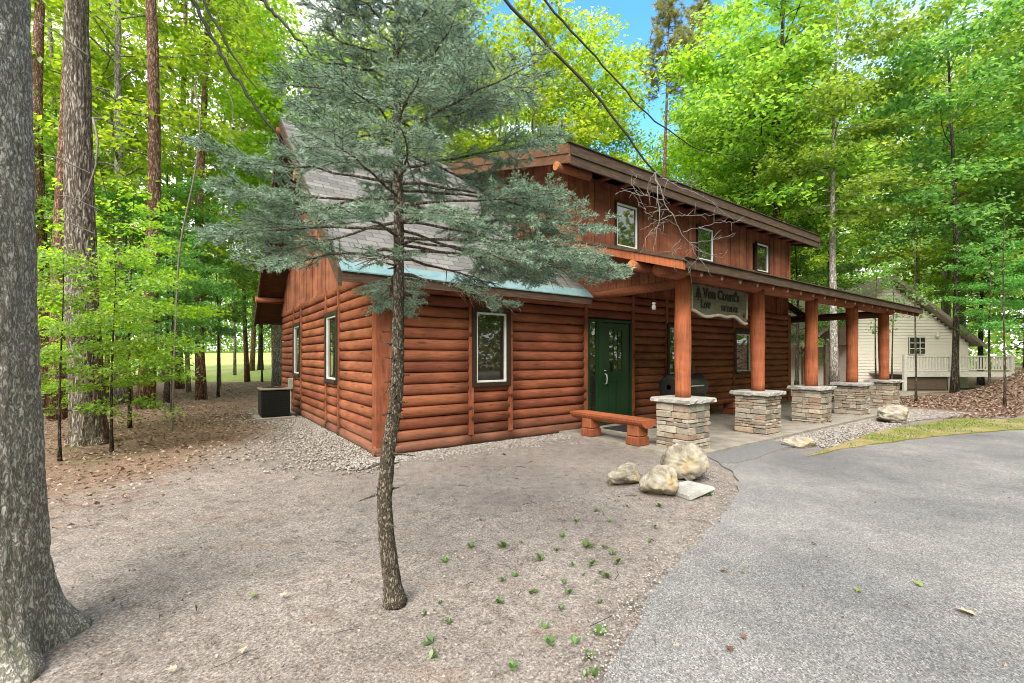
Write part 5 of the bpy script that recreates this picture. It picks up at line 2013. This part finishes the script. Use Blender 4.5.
# stubs and bare lower snags
for _ in range(46):
    i = rng.integers(28, 78); th = rn(0, 2 * PI); L = rn(.02, .075) if rng.random() < .8 else rn(.1, .2)
    d = np.array([math.cos(th), math.sin(th), rn(-.4, .3)])
    p = Q[i] + d * RQ[i] * .8
    mb.tube([p, p + d * L], [.008, .003], 5)
mb.build("trunk", M['bark_spruce'], sp_o, True)
r = np.random.default_rng(77)
wood = MB(); nC, nD, nL, nB = [], [], [], []
ztop = Q[-1][2]


def shoot(p, d, L, dens=360, rad=.0022):
    """a needled shoot"""
    d = unit(d)
    e = p + d * L
    wood.tube([p, (p + e) / 2, e], [rad, rad * .9, rad * .6], 3, False)
    n = max(6, int(L * dens))
    t = r.uniform(.02, 1.0, n)
    nC.append(p + np.outer(t * L, d))
    v = r.normal(0, 1, (n, 3)); v -= np.outer(v @ d, d); v /= np.linalg.norm(v, axis=1)[:, None] + 1e-9
    v[:, 2] = np.where(v[:, 2] < -.3, v[:, 2] * .6, v[:, 2])
    nD.append(v * .85 + d * .6)
    nL.append(r.uniform(.016, .030, n))


NBR = 74
LOWB = [(2.16, .10, 1.40), (2.25, -.22, 1.28), (2.34, .38, 1.25), (2.20, .55, 1.1), (2.42, .05, 1.22), (2.30, 3.25, 1.12), (2.45, 2.95, 1.15), (2.56, .25, 1.08)]
for i in range(NBR + len(LOWB)):
    u = (i + r.uniform(-.3, .3)) / NBR
    u = min(max(u, 0), 1)
    z = 2.02 + (ztop - .25 - 2.02) * u ** .95
    j = np.argmin(np.abs(Q[:, 2] - z)); p = Q[j].copy()
    th = i * 2.39996 + r.uniform(-.35, .35)
    Lmax = np.interp(z, [2.0, 2.25, 2.6, 3.0, 3.5, 4.0, 4.6], [.75, 1.16, 1.08, .78, .58, .42, .2])
    # keep the branches that point at the viewer a bit shorter
    if math.sin(th) < -.6: Lmax *= .70
    if math.cos(th) < -.3: Lmax *= .88
    L = Lmax * r.uniform(.72, 1.1)
    rise = r.uniform(-.05, .28) + .35 * u - (.22 if z < 2.35 else 0)
    if i >= NBR:
        z, th, L = LOWB[i - NBR]; rise = r.uniform(-.02, .12)
        j = np.argmin(np.abs(Q[:, 2] - z)); p = Q[j].copy(); u = .1
    n = 9
    bend = r.uniform(-.3, .3)
    pts = []
    for k in range(n):
        t = k / (n - 1)
        pts.append(p + np.array([math.cos(th + bend * t) * L * t, math.sin(th + bend * t) * L * t, L * (rise * t - .28 * t * t + .16 * t ** 3)]) + (r.normal(0, .008, 3) if 0 < k else 0))
    pts = np.array(pts)
    wood.tube(pts, np.linspace(.0105 * (1 - .4 * u), .003, n), 6, False)
    bare_to = .46 if z < 2.75 else .2
    nt_ = int(8 + L * 15)
    for q in range(nt_):
        t = bare_to + (1 - bare_to) * (q + r.uniform(0, 1)) / nt_
        b0 = np.array([np.interp(t * (n - 1), np.arange(n), pts[:, c]) for c in range(3)])
        tang = unit(pts[min(int(t * (n - 1)) + 1, n - 1)] - pts[int(t * (n - 1)) - 1 if t > .15 else 0])
        sd = 1 if q % 2 else -1
        lat = unit(np.cross(tang, [0, 0, 1])) * sd
        d = unit(tang * r.uniform(.45, .9) + lat * r.uniform(.5, 1.0) + np.array([0, 0, r.uniform(-.30, .22)]))
        tl = min(.36, L * .36) * (1.15 - .75 * t) * r.uniform(.6, 1.2) + .05
        if z < 2.2 and r.random() < .45:      # dead twigs underneath
            wood.tube([b0, b0 + d * tl * .6 + np.array([0, 0, -.02]), b0 + d * tl + np.array([0, 0, -.05])], [.0032, .0025, .001], 4, False)
            continue
        shoot(b0, d, tl)
        for _ in range(int(2 + tl * 14)):
            s = r.uniform(.25, .95); q0 = b0 + d * tl * s
            l2 = unit(np.cross(d, [0, 0, 1])) * (1 if r.random() < .5 else -1)
            shoot(q0, unit(d * .8 + l2 * .75 + np.array([0, 0, r.uniform(-.25, .2)])), tl * (1 - s * .6) * r.uniform(.3, .6) + .03, 330)
    shoot(pts[-2], pts[-1] - pts[-2], .12)
shoot(Q[-1], np.array([0, 0, 1.0]), .3)
wood.build("branches", M['bark_spruce'], sp_o, True)
nC = np.vstack(nC); nD = np.vstack(nD); nL = np.concatenate(nL)
nD /= np.linalg.norm(nD, axis=1)[:, None]
sd = np.cross(nD, r.normal(0, 1, nD.shape)); sd /= np.linalg.norm(sd, axis=1)[:, None]
w_ = .0016
tip = nC + nD * nL[:, None]
V = np.stack([nC - sd * w_, nC + sd * w_, tip + sd * w_ * .5, tip - sd * w_ * .5], 1)
print("spruce needles", len(V))
nd_me = fastmesh("needles", V, 4, M['needle_spruce'])
link("needles", nd_me, sp_o)
